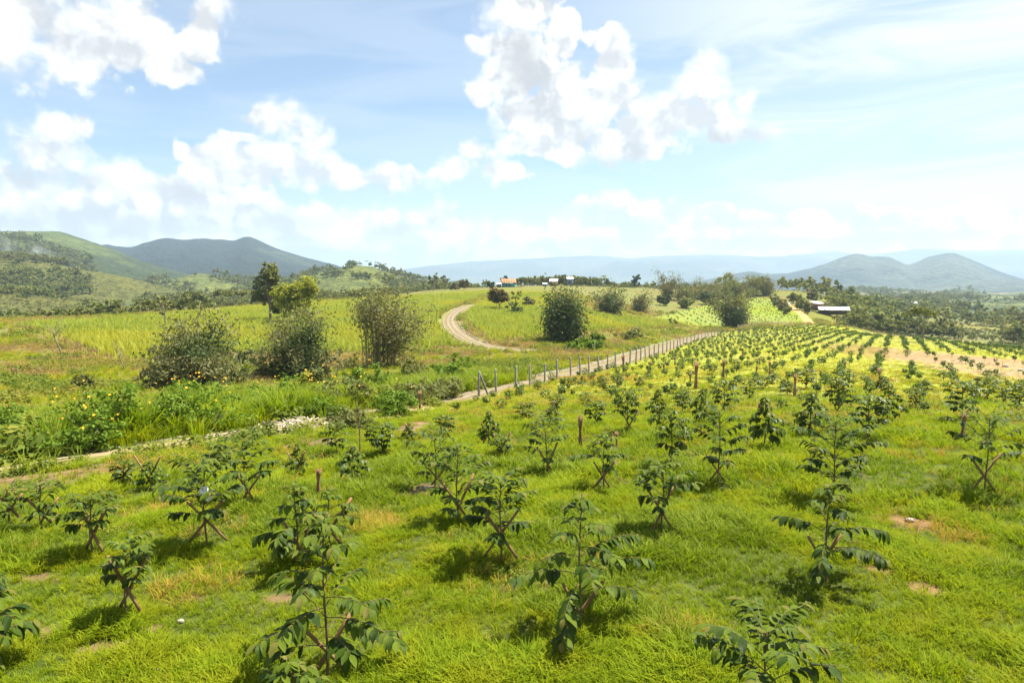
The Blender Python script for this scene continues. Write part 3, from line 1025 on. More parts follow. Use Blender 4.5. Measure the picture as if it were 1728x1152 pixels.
def coffee_plan(H, Wd, rg, nodes=9, per=5, low=0.26, leafL=0.165, gap=0.12, lean=0.0, droop=1.0, ball=False):
    """skeleton of one coffee sapling: stem, opposite side branches, drooping leaf pairs"""
    la = rg.uniform(0, 6.28)
    tz = np.linspace(0, 1, 9)
    stem = np.stack([lean * H * tz ** 1.5 * math.cos(la) + .012 * np.sin(tz * 7 + la), lean * H * tz ** 1.5 * math.sin(la) + .012 * np.cos(tz * 6 + la), H * tz], 1)
    br, lv = [], []
    a0 = rg.uniform(0, 6.28)
    for k in range(nodes):
        t = low + (0.95 - low) * k / (nodes - 1)
        p = np.array([np.interp(t, tz, stem[:, i]) for i in range(3)])
        u = (t - low) / (1 - low)
        env = (1 - u) ** .7 * (.85 + .4 * math.sin(math.pi * min(1, u * 1.7))) if not ball else max(.3, math.sin(math.pi * (.18 + .74 * u))) ** .8
        for s in (0, 1):
            if rg.random() < gap:
                continue
            a = a0 + k * 1.75 + s * math.pi + rg.normal(0, .18)
            Lb = Wd * .5 * max(.16, env) * rg.uniform(.72, 1.12)
            d = np.array([math.cos(a), math.sin(a), 0])
            rise = rg.uniform(.15, .5) + .5 * u + (.45 if ball else 0)
            tt = np.linspace(0, 1, 6)
            pts = p + d * (Lb * tt)[:, None] + np.array([0, 0, 1.0]) * (Lb * (rise * tt - (.38 + rise * .35) * droop * tt ** 2.2))[:, None]
            br.append(pts)
            m = max(2, int(round(per * (Lb / (Wd * .36)) + rg.uniform(-.4, .6))))
            for j in range(m):
                t0_ = .36 - .22 * u
                tj = t0_ + (1 - t0_) * (j + .6) / m
                q = np.array([np.interp(tj, tt, pts[:, i]) for i in range(3)])
                tg = pts[min(5, int(tj * 5) + 1)] - pts[int(tj * 5) if tj < 1 else 4]
                tg /= np.linalg.norm(tg) + 1e-9
                sd_ = np.cross(tg, (0, 0, 1))
                for sg in (-1, 1):
                    if rg.random() < .10:
                        continue
                    dn = rg.uniform(.1, 1.05) * droop * (1 - .5 * u) * (.75 if ball else 1)
                    dd = tg * rg.uniform(.25, .7) + sd_ * sg * rg.uniform(.5, .95) - np.array([0, 0, dn])
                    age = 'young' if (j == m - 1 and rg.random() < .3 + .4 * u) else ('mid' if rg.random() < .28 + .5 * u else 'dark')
                    lv.append((q, frame(dd), leafL * rg.uniform(.72, 1.15) * (1.0 - .2 * u) * (.8 if age == 'young' else 1), age))
            dd = tg + np.array([0, 0, -.3]) + rg.normal(0, .15, 3)
            lv.append((pts[-1], frame(dd), leafL * rg.uniform(.6, .9), 'young' if rg.random() < .4 else 'mid'))
    for k in range(9):
        a = k * 2.4 + a0
        dd = np.array([math.cos(a), math.sin(a), rg.uniform(.1, 1.1)])
        lv.append((stem[-1] + np.array([0, 0, -.02 * k]), frame(dd), leafL * rg.uniform(.5, .8), 'young' if k < 2 else 'mid'))
    return stem, br, lv


def plan_meshes(plan, tw=0.011):
    stem, br, lv = plan
    b = MB()
    b.tube(stem, np.linspace(tw, tw * .35, len(stem)), 6)
    return b


def rotz(a):
    return np.array([[math.cos(a), -math.sin(a), 0], [math.sin(a), math.cos(a), 0], [0, 0, 1]])


def hero_tree(px, base, H, Wd, label, seed, group, D=None, **kw):
    """nearest saplings: every leaf an object of its own on its branch"""
    rg = np.random.default_rng(seed)
    x, y, z = hit(px, base) if D is None else at(px, D)
    root = link('coffee_tree', None, loc=(x, y, z - .02), label=label, category='coffee tree', group=group)
    stem, br, lv = coffee_plan(H, Wd, rg, **kw)
    b = MB()
    b.tube(stem, np.linspace(.016, .005, len(stem)), 7)
    trunk = link('trunk', b.mesh('trunk', BARK, True), root)
    brm = []
    for pts in br:
        c = MB()
        c.tube(pts, np.linspace(.0055, .002, len(pts)), 5)
        brm.append(link('branch', c.mesh('branch', GREEN_STEM if pts[0][2] > H * .6 else BARK, True), root))
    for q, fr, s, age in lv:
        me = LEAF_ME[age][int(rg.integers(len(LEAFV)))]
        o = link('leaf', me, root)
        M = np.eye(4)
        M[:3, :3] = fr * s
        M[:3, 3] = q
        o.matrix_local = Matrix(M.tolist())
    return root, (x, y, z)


LEAF_MIX = None


def joined_tree(H, Wd, seed, lo=True, **kw):
    """the same sapling with its leaves joined: (trunk mesh, foliage mesh)"""
    rg = np.random.default_rng(seed)
    stem, br, lv = coffee_plan(H, Wd, rg, **kw)
    b = MB()
    b.tube(stem, np.linspace(.016, .006, len(stem)), 5)
    for pts in br:
        b.tube(pts[::2], np.linspace(.006, .003, 3), 3)
    tm = b.mesh('trunk', BARK, True)
    V, Q, Mi = [], [], []
    n = 0
    lvv, lq = LEAF_LO
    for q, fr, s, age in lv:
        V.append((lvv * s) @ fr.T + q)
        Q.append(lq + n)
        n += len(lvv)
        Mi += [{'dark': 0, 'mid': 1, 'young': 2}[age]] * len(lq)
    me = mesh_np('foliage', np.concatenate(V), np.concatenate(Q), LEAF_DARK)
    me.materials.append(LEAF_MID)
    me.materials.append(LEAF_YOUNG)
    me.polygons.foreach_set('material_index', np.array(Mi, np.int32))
    return tm, me


PLANK = None


def plant_support(x, y, yaw, L=0.95, ang=38, cross=.36, label='', group='crossed wooden stakes holding up the saplings', spread=None, seed=0):
    """two split stakes crossed in an X behind the stem and tied with a string"""
    rg = np.random.default_rng(seed)
    z = float(ground_z(x, y))
    root = link('plant_support', None, loc=(x, y, z), rot=(0, 0, yaw), label=label, category='stake', group=group)
    for k, sg in enumerate((-1, 1)):
        a = sg * R(ang + rg.uniform(-8, 4))
        b = MB()
        l = L * .86 * rg.uniform(.9, 1.1)
        wd, th = .034 * rg.uniform(.8, 1.2), .024
        zs = np.linspace(-.5, .5, 5)
        vs = []
        for zz in zs:
            for cx, cy_ in ((-1, -1), (1, -1), (1, 1), (-1, 1)):
                vs.append((cx * wd / 2 * (1 + rg.normal(0, .08)), cy_ * th / 2, zz * l))
        q = [(i * 4 + j, i * 4 + (j + 1) % 4, (i + 1) * 4 + (j + 1) % 4, (i + 1) * 4 + j) for i in range(4) for j in range(4)]
        q += [(3, 2, 1, 0), (16, 17, 18, 19)]
        b.add(vs, q)
        o = link('stake', b.mesh('stake', STAKE), root)
        o.rotation_euler = (rg.normal(0, .05), a, 0)
        up = (l * .5 - cross * 1.0 / math.cos(a)) + .10
        o.location = (math.sin(a) * up, (k - .5) * .034, cross + math.cos(a) * up)
    c = MB()
    aa = np.linspace(0, 2 * np.pi, 9)
    c.tube(np.stack([.04 * np.cos(aa), .035 * np.sin(aa), np.full(9, cross) + .004 * np.sin(aa * 3)], 1), .006, 4, cap=False)
    link('tie', c.mesh('tie', DRYFROND), root)
    return root


# ------------------------------------------------------------------ scattered ground cover (what nobody could count)
def scatter(name, sources, pts, scl, yaw, pick, label, cat=None, tilt=0.0, seed=0):
    pts = np.asarray(pts, np.float32)
    n = len(pts)
    rg = np.random.default_rng(seed)
    me = bpy.data.meshes.new(name)
    me.vertices.add(n)
    me.vertices.foreach_set('co', pts.ravel())
    a = me.attributes.new('scl', 'FLOAT_VECTOR', 'POINT')
    scl = np.asarray(scl, np.float32)
    if scl.ndim == 1:
        scl = np.stack([scl] * 3, 1)
    a.data.foreach_set('vector', scl.ravel())
    rot = np.stack([rg.normal(0, tilt, n), rg.normal(0, tilt, n), yaw], 1).astype(np.float32)
    a = me.attributes.new('rot', 'FLOAT_VECTOR', 'POINT')
    a.data.foreach_set('vector', rot.ravel())
    a = me.attributes.new('pick', 'INT', 'POINT')
    a.data.foreach_set('value', np.asarray(pick, np.int32))
    g = bpy.data.node_groups.new(name + '_nodes', 'GeometryNodeTree')
    g.interface.new_socket('Geometry', in_out='INPUT', socket_type='NodeSocketGeometry')
    g.interface.new_socket('Geometry', in_out='OUTPUT', socket_type='NodeSocketGeometry')
    N = NT(g)
    gi, go = N.n('NodeGroupInput'), N.n('NodeGroupOutput')
    join = N.n('GeometryNodeJoinGeometry')
    for s in reversed(sources):      # joined geometry comes out last-linked first
        oi = N.n('GeometryNodeObjectInfo')
        oi.inputs['Object'].default_value = s
        oi.inputs['As Instance'].default_value = True
        N.l(oi.outputs['Geometry'], join.inputs[0])
    iop = N.n('GeometryNodeInstanceOnPoints')
    N.l(gi.outputs[0], iop.inputs['Points'])
    N.l(join.outputs[0], iop.inputs['Instance'])
    iop.inputs['Pick Instance'].default_value = True

    def attr(nm, typ):
        nd = N.n('GeometryNodeInputNamedAttribute', data_type=typ)
        nd.inputs['Name'].default_value = nm
        return nd.outputs['Attribute']
    N.l(attr('pick', 'INT'), iop.inputs['Instance Index'])
    e2r = N.n('FunctionNodeEulerToRotation')
    N.l(attr('rot', 'FLOAT_VECTOR'), e2r.inputs[0])
    N.l(e2r.outputs[0], iop.inputs['Rotation'])
    N.l(attr('scl', 'FLOAT_VECTOR'), iop.inputs['Scale'])
    N.l(iop.outputs[0], go.inputs[0])
    o = link(name, me, kind='stuff', label=label)
    md = o.modifiers.new('scatter', 'NODES')
    md.node_group = g
    return o


def source(name, mesh):
    return bpy.data.objects.new(name, mesh)      # stays out of the scene: only its scattered copies show


def blade_tuft(name, n, Hm, spread, wid, mat, seed, arch=0.6, seg=3):
    rg = np.random.default_rng(seed)
    V, Q = [], []
    m = 0
    for k in range(n):
        a = rg.uniform(0, 6.28)
        r = spread * math.sqrt(rg.random())
        p0 = np.array([r * math.cos(a + rg.normal(0, .6)), r * math.sin(a), -.02])
        d = np.array([math.cos(a), math.sin(a), 0])
        side = np.array([-d[1], d[0], 0])
        h = Hm * rg.uniform(.5, 1.1)
        out = h * rg.uniform(.15, 1.0) * arch
        w = wid * rg.uniform(.7, 1.2)
        for i in range(seg + 1):
            t = i / seg
            p = p0 + d * out * t ** 1.8 + np.array([0, 0, h * (t - .42 * arch * t ** 2.4)])
            ww = w * (1 - t ** 1.6) + .0006
            V += [p - side * ww * .5, p + side * ww * .5]
        for i in range(seg):
            b = m + i * 2
            Q.append((b, b + 1, b + 3, b + 2))
        m += (seg + 1) * 2
    return mesh_np(name, V, Q, mat)


GRASS_A = leaf_mat('fresh_grass', [(0.122, 0.195, 0.005), (0.182, 0.25, 0.007), (0.23, 0.285, 0.010)], 0.6, 0.25, 0.45, (1.3, 1.25, .4), 1.6, (0.23, 0.265, 0.008), per='OBJECT')
GRASS_B = leaf_mat('lush_grass', [(0.10, 0.15, 0.005), (0.145, 0.195, 0.007), (0.19, 0.235, 0.009)], 0.5, 0.35, 0.4, (1.3, 1.5, .5), per='OBJECT')
GRASS_Y = leaf_mat('yellow_sunlit_grass', [(0.19, 0.25, 0.010), (0.25, 0.28, 0.013), (0.31, 0.31, 0.018)], 0.6, 0.2, 0.4, (1.15, 1.1, .4), 0.3, (0.38, 0.31, 0.04), per='OBJECT')  # yellow grass; its brightness also paints sunlight onto the far orchard
GRASS_DRY = leaf_mat('yellowing_grass', [(0.36, 0.30, 0.04), (0.40, 0.25, 0.05), (0.30, 0.21, 0.07), (0.27, 0.28, 0.02)], 0.7, 0.2, 0.35, (1.2, 1.1, .6), per='ISLAND')
WEED = leaf_mat('broad_weed', [(0.08, 0.13, 0.018), (0.14, 0.175, 0.025), (0.19, 0.20, 0.03)], 0.6, 0.25, 0.35, None, 0.08, (0.20, 0.175, 0.04), per='OBJECT')
WEED_DRY = leaf_mat('dry_weed', [(0.26, 0.165, 0.075), (0.20, 0.16, 0.06), (0.32, 0.23, 0.12)], 0.8, 0.1, 0.3, (1.1, 1, .8), per='ISLAND')
CANE = leaf_mat('sugar_cane_leaf', [(0.15, 0.21, 0.025), (0.22, 0.265, 0.035), (0.29, 0.31, 0.05)], 0.5, 0.3, 0.4, (1.2, 1.2, .5), 0.035, (0.29, 0.29, 0.03), per='OBJECT')

SRC_GRASS = [source('grass_tuft_%s' % c, blade_tuft('grass_tuft', 16, .26, .085, .0150, GRASS_A, 100 + k, .95)) for k, c in enumerate('abcd')]
SRC_GRASS += [source('lush_tuft_%s' % c, blade_tuft('lush_tuft', 15, .33, .09, .018, GRASS_B, 120 + k, .9)) for k, c in enumerate('ab')]
SRC_GRASS += [source('sunlit_tint_tuft_%s' % c, blade_tuft('sunlit_tint_tuft', 16, .20, .08, .011, GRASS_Y, 130 + k, .95)) for k, c in enumerate('ab')]
SRC_DRY = [source('dry_tuft_%s' % c, blade_tuft('dry_tuft', 16, .26, .08, .008, GRASS_DRY, 140 + k, 1.0)) for k, c in enumerate('ab')]


def orchard_mask(x, y):
    return inpoly(x, y, ORCH)


def polar_points(n, r0, r1, a0, a1, rg, power=1.0):
    """points spread over the view sector, evenly by area (power 1) or denser near"""
    u = rg.random(n)
    r = (r0 ** (2 * power) + u * (r1 ** (2 * power) - r0 ** (2 * power))) ** (1 / (2 * power))
    a = rg.uniform(a0, a1, n)
    return r * np.sin(a), r * np.cos(a)


def build_grass():
    rg = np.random.default_rng(77)
    P, S, K = [], [], []
    for n, r0, r1, sc in ((56000, 3.6, 13, 1.0), (42000, 13, 28, 1.35), (46000, 28, 70, 2.0), (36000, 70, 215, 3.2)):
        x, y = polar_points(n, r0, r1, -1.0, 1.05, rg, .62)
        d, side = polydist(x, y, track_line)
        hk = inpoly(x, y, HILLOCK)
        ok = (orchard_mask(x, y) | hk) & (d > np.where(x < -3, .35, 1.35))
        bare = ellipse_mask(x, y, BARE_W)
        clump = fbm(x / .9, y / .9, 91, 3)
        keep = ok & (rg.random(n) > bare * .94) & (rg.random(n) < .55 + 1.1 * (clump - .25))
        x, y, clump = x[keep], y[keep], clump[keep]
        lush = fbm(x / 2.6, y / 2.6, 95, 3) + .25 * (fbm(x / 14, y / 14, 96, 2) - .5) - np.clip((np.hypot(x, y) - 16) / 60, 0, .12)
        s = sc * (.42 + .86 * np.clip((clump - .32) * 1.8, 0, 1)) * rg.uniform(.75, 1.2, len(x))
        k = np.where(lush > .545, rg.integers(4, 6, len(x)), rg.integers(0, 4, len(x)))
        rd = np.hypot(x, y)
        rd = np.where(inpoly(x, y, HILLOCK), rd * 0 + 34, rd)
        k = np.where(rg.random(len(x)) < np.clip((rd - 24) / 26, 0, .85) + .10 * (fbm(x / 3, y / 3, 97, 3) > .56), rg.integers(6, 8, len(x)), k)  # share grows with distance: sunlit far band put into the colour
        sv = np.stack([s, s, s * (1 if sc < 1.5 else (.8 if sc < 2.5 else .55))], 1)
        P.append(np.stack([x, y, ground_z(x, y)], 1))
        S.append(sv)
        K.append(k)
    P, S, K = np.concatenate(P), np.concatenate(S), np.concatenate(K)
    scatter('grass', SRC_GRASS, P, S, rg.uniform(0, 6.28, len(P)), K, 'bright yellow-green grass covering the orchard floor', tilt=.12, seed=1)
    # yellowed patches
    P = []
    for cx, cy_, rx, ry in DRY_W:
        m = int(np.clip(rx * ry * 50, 60, 500))
        a, r = rg.uniform(0, 6.28, m), rg.random(m) ** .7 * 1.2
        P.append(np.stack([cx + rx * r * np.cos(a), cy_ + ry * r * np.sin(a)], 1))
    x, y = polar_points(16000, 5, 60, -.85, .85, rg, .6)
    k = (fbm(x / 2.2, y / 2.2, 131, 4) > .61) & orchard_mask(x, y)
    P.append(np.stack([x[k], y[k]], 1))
    P = np.concatenate(P)
    r = np.hypot(P[:, 0], P[:, 1])
    keep = rg.random(len(P)) < .8
    P, r = P[keep], r[keep]
    s = rg.uniform(.5, 1.15, len(P)) * np.clip(r / 14, 1, 2)
    scatter('dry_grass', SRC_DRY, np.stack([P[:, 0], P[:, 1], ground_z(P[:, 0], P[:, 1])], 1), s, rg.uniform(0, 6.28, len(P)), rg.integers(0, 2, len(P)),
            'yellowed dry grass in patches among the saplings', tilt=.2, seed=2)


build_grass()


# leafy weed clump
def leafy_clump(name, n, Rr, Hh, leaf, mat, seed, aspect=.55, stems=0, smat=None):
    rg = np.random.default_rng(seed)
    b = MB()
    d = rg.normal(size=(n, 3))
    d[:, 2] = np.abs(d[:, 2])
    d /= np.linalg.norm(d, axis=1)[:, None]
    rr = rg.uniform(.45, 1.0, n) ** .6
    c = d * rr[:, None] * np.array([Rr, Rr, Hh]) * (1 + .25 * np.sin(d[:, :1] * 5 + seed) * np.cos(d[:, 1:2] * 4))
    nr = d * .5 + np.array([0, 0, .6]) + rg.normal(size=(n, 3)) * .55
    b.leaves(c, nr, leaf * rg.uniform(.6, 1.3, n), aspect, rg)
    return b.mesh(name, mat)


SRC_WEED = [source('weed_%s' % c, leafy_clump('weed', 90, .5, .55, .17, WEED, 200 + k)) for k, c in enumerate('abc')]
SRC_WEED += [source('tall_grass_%s' % c, blade_tuft('tall_grass', 26, .75, .22, .028, GRASS_A, 220 + k, .8)) for k, c in enumerate('ab')]
SRC_WEED += [source('dead_weed_%s' % c, leafy_clump('dead_weed', 80, .45, .6, .13, WEED_DRY, 230 + k, .3)) for k, c in enumerate('ab')]
SRC_WEED += [source('reed_%s' % c, blade_tuft('reed', 30, 1.25, .3, .04, GRASS_B, 240 + k, .85, 4)) for k, c in enumerate('a')]
SRC_WEED += [source('tan_grass', blade_tuft('tan_grass', 26, .7, .24, .028, GRASS_DRY, 250, .85)), source('yellow_grass', blade_tuft('yellow_grass', 26, .7, .24, .03, GRASS_Y, 251, .85))]


def build_meadow():
    rg = np.random.default_rng(177)
    P, S, K = [], [], []
    for n, r0, r1, sc in ((9000, 16, 45, .75), (26000, 45, 120, 1.05), (22000, 120, 260, 1.6)):
        x, y = polar_points(n, r0, r1, -.86, .62, rg, .8)
        d, side = polydist(x, y, track_line)
        d2, _ = polydist(x, y, side_line)
        d3, _ = polydist(x, y, orange_line)
        ok = ~orchard_mask(x, y) & (d > np.where(x < -4, 1.0, 2.9)) & (d2 > 1.7) & (d3 > 2.2) & ~inpoly(x, y, HILLOCK)
        for Pn in (CANE_A, CANE_B):
            ok &= ~inpoly(x, y, Pn)
        ok &= rg.random(n) > ellipse_mask(x, y, BARE_W) * .9
        x, y = x[ok], y[ok]
        dry = fbm(x / 8, y / 8, 301, 4)
        lush = fbm(x / 6, y / 6, 305, 3)
        ty = np.where(dry > .565, rg.choice([5, 6, 8], len(x)), np.where(lush > .53, rg.integers(0, 3, len(x)), rg.choice([3, 4, 9, 9, 8], len(x), p=[.26, .26, .2, .18, .10])))
        dd, _ = polydist(x, y, track_line)
        ty = np.where((dd < 16) & (x < 5) & ((ty == 5) | (ty == 6) | (ty == 8)), rg.choice([0, 1, 2, 3, 4, 9], len(x)), ty)
        ty = np.where((dd < 9) & (rg.random(len(x)) < .25) & (x < -6), 7, ty)
        s = sc * rg.uniform(.55, 1.25, len(x)) * (.7 + .6 * lush)
        s = np.where(ty == 7, s * .85, s)
        P.append(np.stack([x, y, ground_z(x, y) - .03], 1))
        S.append(s)
        K.append(ty)
    # lush strip of tall leafy growth just beyond the track
    ti = rg.integers(0, isplit0 + 30, 5200)
    off = -(1.3 + rg.random(5200) ** 1.3 * 14)
    xy = track_line[np.clip(ti, 0, len(track_line) - 1)] + rg.normal(0, .4, (5200, 2))
    tn = np.gradient(track_line, axis=0)[np.clip(ti, 0, len(track_line) - 1)]
    tn /= np.linalg.norm(tn, axis=1)[:, None]
    xy = xy + off[:, None] * np.stack([tn[:, 1], -tn[:, 0]], 1)
    x, y = xy.T
    dn = fbm(x / 4, y / 4, 331, 3)
    ty = np.where(dn > .56, rg.integers(0, 3, len(x)), np.where(dn > .47, 7, rg.integers(3, 5, len(x))))
    s = rg.uniform(.7, 1.5, len(x)) * np.where(ty < 3, 1.25, 1.0) * np.clip(1.2 + off / 30, .6, 1.2)
    P.append(np.stack([x, y, ground_z(x, y) - .03], 1))
    S.append(s)
    K.append(ty)
    P, S, K = np.concatenate(P), np.concatenate(S), np.concatenate(K)
    scatter('undergrowth', SRC_WEED, P, S, rg.uniform(0, 6.28, len(P)), K, 'olive and brown weeds and tall grass of the rough meadow', tilt=.1, seed=3)


build_meadow()


def build_orchard_weeds():
    rg = np.random.default_rng(377)
    x, y = polar_points(5200, 4.6, 60, -.8, .8, rg, .7)
    d, _ = polydist(x, y, track_line)
    n = fbm(x / 2.0, y / 2.0, 341, 4)
    k = orchard_mask(x, y) & (d > .8) & (n > .54)
    x, y = x[k], y[k]
    ty = np.where(rg.random(len(x)) < .5, rg.integers(0, 3, len(x)), np.where(rg.random(len(x)) < .6, 3, 5))
    s = np.where(ty < 3, rg.uniform(.14, .32, len(x)), np.where(ty == 3, rg.uniform(.28, .5, len(x)), rg.uniform(.15, .3, len(x))))
    s = s * np.clip(np.hypot(x, y) / 14, 1, 1.8)
    scatter('low_weeds', SRC_WEED, np.stack([x, y, ground_z(x, y) - .01], 1), s, rg.uniform(0, 6.28, len(x)), ty, 'low broad-leaved weeds and tall grass tufts mixed into the orchard grass', tilt=.15, seed=12)


build_orchard_weeds()

SRC_CANE = [source('cane_%s' % c, blade_tuft('cane', 15, 1.75, .28, .085, CANE, 260 + k, .75, 4)) for k, c in enumerate('abcd')]
SRC_CANE += [source('cane_dry', blade_tuft('cane_dry', 14, 1.3, .28, .06, WEED_DRY, 270, .6, 3))]


def build_cane():
    rg = np.random.default_rng(277)
    P = []
    for poly in (CANE_A, CANE_B):
        pa = np.array(poly)
        lo, hi = pa.min(0), pa.max(0)
        y = lo[1]
        for row in np.arange(lo[1], hi[1], 1.05):
            xs = np.arange(lo[0], hi[0], .78) + rg.uniform(-.3, .3)
            ys = row + rg.normal(0, .3, len(xs)) + xs * .12
            k = inpoly(xs, ys, poly)
            P.append(np.stack([xs[k], ys[k]], 1))
    P = np.concatenate(P)
    d, _ = polydist(P[:, 0], P[:, 1], side_line)
    P = P[(d > 2.3) & (rg.random(len(P)) < .92)]
    x, y = P[:, 0], P[:, 1]
    edge = np.full(len(P), 1e9)
    for poly in (CANE_A, CANE_B):
        e, _ = polydist(x, y, np.array(poly + [poly[0]]))
        edge = np.minimum(edge, e)
    k = rg.integers(0, 4, len(P))
    k = np.where((edge < 1.6) & (rg.random(len(P)) < .75), 4, k)
    hgt = (.8 + .35 * fbm(x / 12, y / 12, 311, 3)) * rg.uniform(.85, 1.12, len(P))
    s = np.stack([hgt * 1.1, hgt * 1.1, hgt * np.where(edge < 1.6, .8, 1)], 1)
    print('cane', len(P))
    scatter('sugar_cane', SRC_CANE, np.stack([x, y, ground_z(x, y) - .05], 1), s, rg.uniform(0, 6.28, len(P)), k, 'bright green sugar cane filling the two fields beside the side road', tilt=.06, seed=4)


build_cane()

# ================================================================== coffee orchard
HEROES = [
    # px, base row, top row, width px, label, stake(None | (dx, yaw, cross, len)), options
    (552, 1146, 872, 235, 'tall dark coffee tree with a brown bare lower stem, in front of two paler ones', (0.02, .5, .24, .72), dict(nodes=10, low=.22, per=8, gap=.05)),
    (502, 960, 815, 120, 'slender bronze-tipped coffee tree rising just behind the tall dark foremost one', (0.08, -.3, .30, .9), dict(nodes=7, low=.3)),
    (556, 930, 822, 95, 'small pale-tipped coffee tree between V-shaped stakes, beside the dry frond bundle', (0.0, .1, .30, 1.0), dict(nodes=6, low=.42)),
    (978, 1060, 832, 225, 'wide open coffee tree with a red-brown stem and long sideways lower branches', (0.03, .3, .12, .55), dict(nodes=9, low=.22, gap=.15, per=8)),
    (1392, 985, 815, 150, 'coffee tree over a low X of stakes, standing in front of the bushiest sapling', (-0.03, .1, .24, .7), dict(nodes=7, low=.30)),
    (1405, 850, 705, 122, 'bushiest dark coffee tree, its crown just above the sapling with the low X', None, dict(ball=True, nodes=11, low=.22, per=7, gap=.03)),
    (1312, 1232, 1062, 190, 'coffee sapling cut off by the photo edge, glossy top only showing', None, dict(ball=True, nodes=8, low=.35, per=7, gap=.03)),
    (1662, 838, 702, 125, 'round coffee tree on crossed grey stakes in the grass, farthest to the right', (0.0, .0, .36, .95), dict(ball=True, nodes=8, low=.40)),
    (1117, 905, 782, 86, 'compact round coffee tree on a tall X of stakes beside a dark grass patch', (0.0, .25, .36, .85), dict(ball=True, nodes=8, low=.40, per=5)),
    (1212, 820, 690, 76, 'narrow tall coffee tree with another crown stacked right behind it', (0.0, -.2, .28, .7), dict(ball=True, nodes=9, low=.28)),
    (1018, 830, 727, 95, 'airy coffee tree whose wide low branches end above a brown X', (0.0, .2, .28, .75), dict(nodes=7, low=.36)),
    (925, 803, 706, 76, 'dense dark coffee tree leaning beside two tilted brown stakes', (0.0, .5, .22, .75), dict(ball=True, nodes=8, low=.30, per=5, lean=.1)),
    (845, 952, 802, 106, 'light-topped coffee tree over a big brown X in the centre foreground', (0.0, -.15, .40, .95), dict(ball=True, nodes=8, low=.35)),
    (772, 882, 752, 82, 'dark shaggy coffee tree reaching down into a deep shadowed grass clump', (0.1, .6, .24, .8), dict(ball=True, nodes=9, low=.16, per=5)),
    (735, 826, 727, 72, 'dense coffee tree partly hidden behind the dark shaggy one', (0.1, .2, .22, .7), dict(ball=True, nodes=8, low=.25, per=5)),
    (415, 852, 740, 90, 'coffee tree with a two-storey crown next to the one holding a white scrap', (0.1, .4, .24, .7), dict(ball=True, nodes=8, low=.30)),
    (348, 925, 778, 122, 'coffee tree with a white scrap caught in its crown', (0.0, .2, .40, .9), dict(ball=True, nodes=8, low=.36)),
    (156, 940, 838, 78, 'umbrella-shaped small coffee tree on a tall slanting X of stakes', (0.0, -.3, .34, .8), dict(ball=True, nodes=7, low=.5)),
    (70, 893, 815, 68, 'short bushy coffee tree by the bare red soil, one stake showing', (0.1, .5, .2, .6), dict(ball=True, nodes=7, low=.25, per=5)),
    (14, 882, 824, 52, 'small coffee tree at the red soil, cut by the photo edge', (0.05, .2, .25, .6), dict(ball=True, nodes=6, low=.35)),
    (215, 1045, 915, 75, 'thin light-green coffee seedling above the largest X of stakes', (0.0, -.1, .33, .82), dict(ball=True, nodes=6, low=.5, gap=.2)),
    (-12, 1140, 945, 120, 'coffee tree half outside the photo edge with drooping dark leaves', None, dict(nodes=8, low=.25)),
    (470, 1240, 1105, 135, 'light-green young leafy sapling at the foot of the tall dark tree', None, dict(nodes=6, low=.4)),
]
PALE = (21, 23)
hero_xy = []
STAKE_LABELS = {
    0: 'pair of long stakes slanting at the brown foot of the tall foremost coffee tree', 1: 'stakes half hidden by leaves behind the tall foremost coffee tree', 2: 'V of stakes below the dry frond bundle, behind the tall foremost tree',
    3: 'short stakes at the foot of the wide open coffee tree with the red-brown stem', 4: 'low X of stakes in front of the bushiest coffee tree', 7: 'grey crossed stakes under the round coffee tree farthest to the right',
    8: 'tall X of stakes under the compact round coffee tree', 9: 'low X of stakes under the narrow tall coffee tree', 10: 'brown X of stakes under the airy wide coffee tree', 11: 'tilted stakes by the dense dark leaning coffee tree',
    12: 'big brown X of stakes in the centre foreground', 13: 'stakes sunk in the dark shadowed grass clump', 14: 'short V of stakes under the tree behind the shaggy one', 15: 'slanting stake pair beside the two-storey coffee tree',
    16: 'X of stakes under the coffee tree holding the white scrap', 17: 'slanting X of stakes under the umbrella-shaped coffee tree', 18: 'stake pair at the short bushy tree by the red soil', 19: 'stake pair at the photo edge by the red soil',
    20: 'largest lone X of stakes, under the thin light-green seedling'}
NEAR = 'coffee saplings nearest in the orchard'
for i, (px, base, top, wpx, lab, st, kw) in enumerate(HEROES):
    if base < 1152:
        x, y, z = hit(px, base)
        D = None
    else:
        D = 5.35 if i == 6 else 5.3
        x, y, z = at(px, D)
    dep = y
    H = z_of(px, top, dep) - z
    _, ztop = 0, None
    Wd = wpx / F * dep * 1.25
    leafL = float(np.clip(.065 + .10 * min(H, Wd * 1.3), .115, .178))
    per = kw.pop('per', 5 if H < 1.15 else 7)
    kw['nodes'] = kw['nodes'] + 3
    kw.setdefault('droop', .6 if kw.get('ball') else .62)
    root, xyz = hero_tree(px, base, H, Wd, lab, 900 + i, NEAR, D=D, leafL=leafL, per=per, **kw)
    hero_xy.append((x, y))
    if st:
        dx, yaw, cr, ln = st
        plant_support(x + dx * .3, y + .06, yaw, ln, 36, cr, STAKE_LABELS[i]
                      , seed=50 + i)

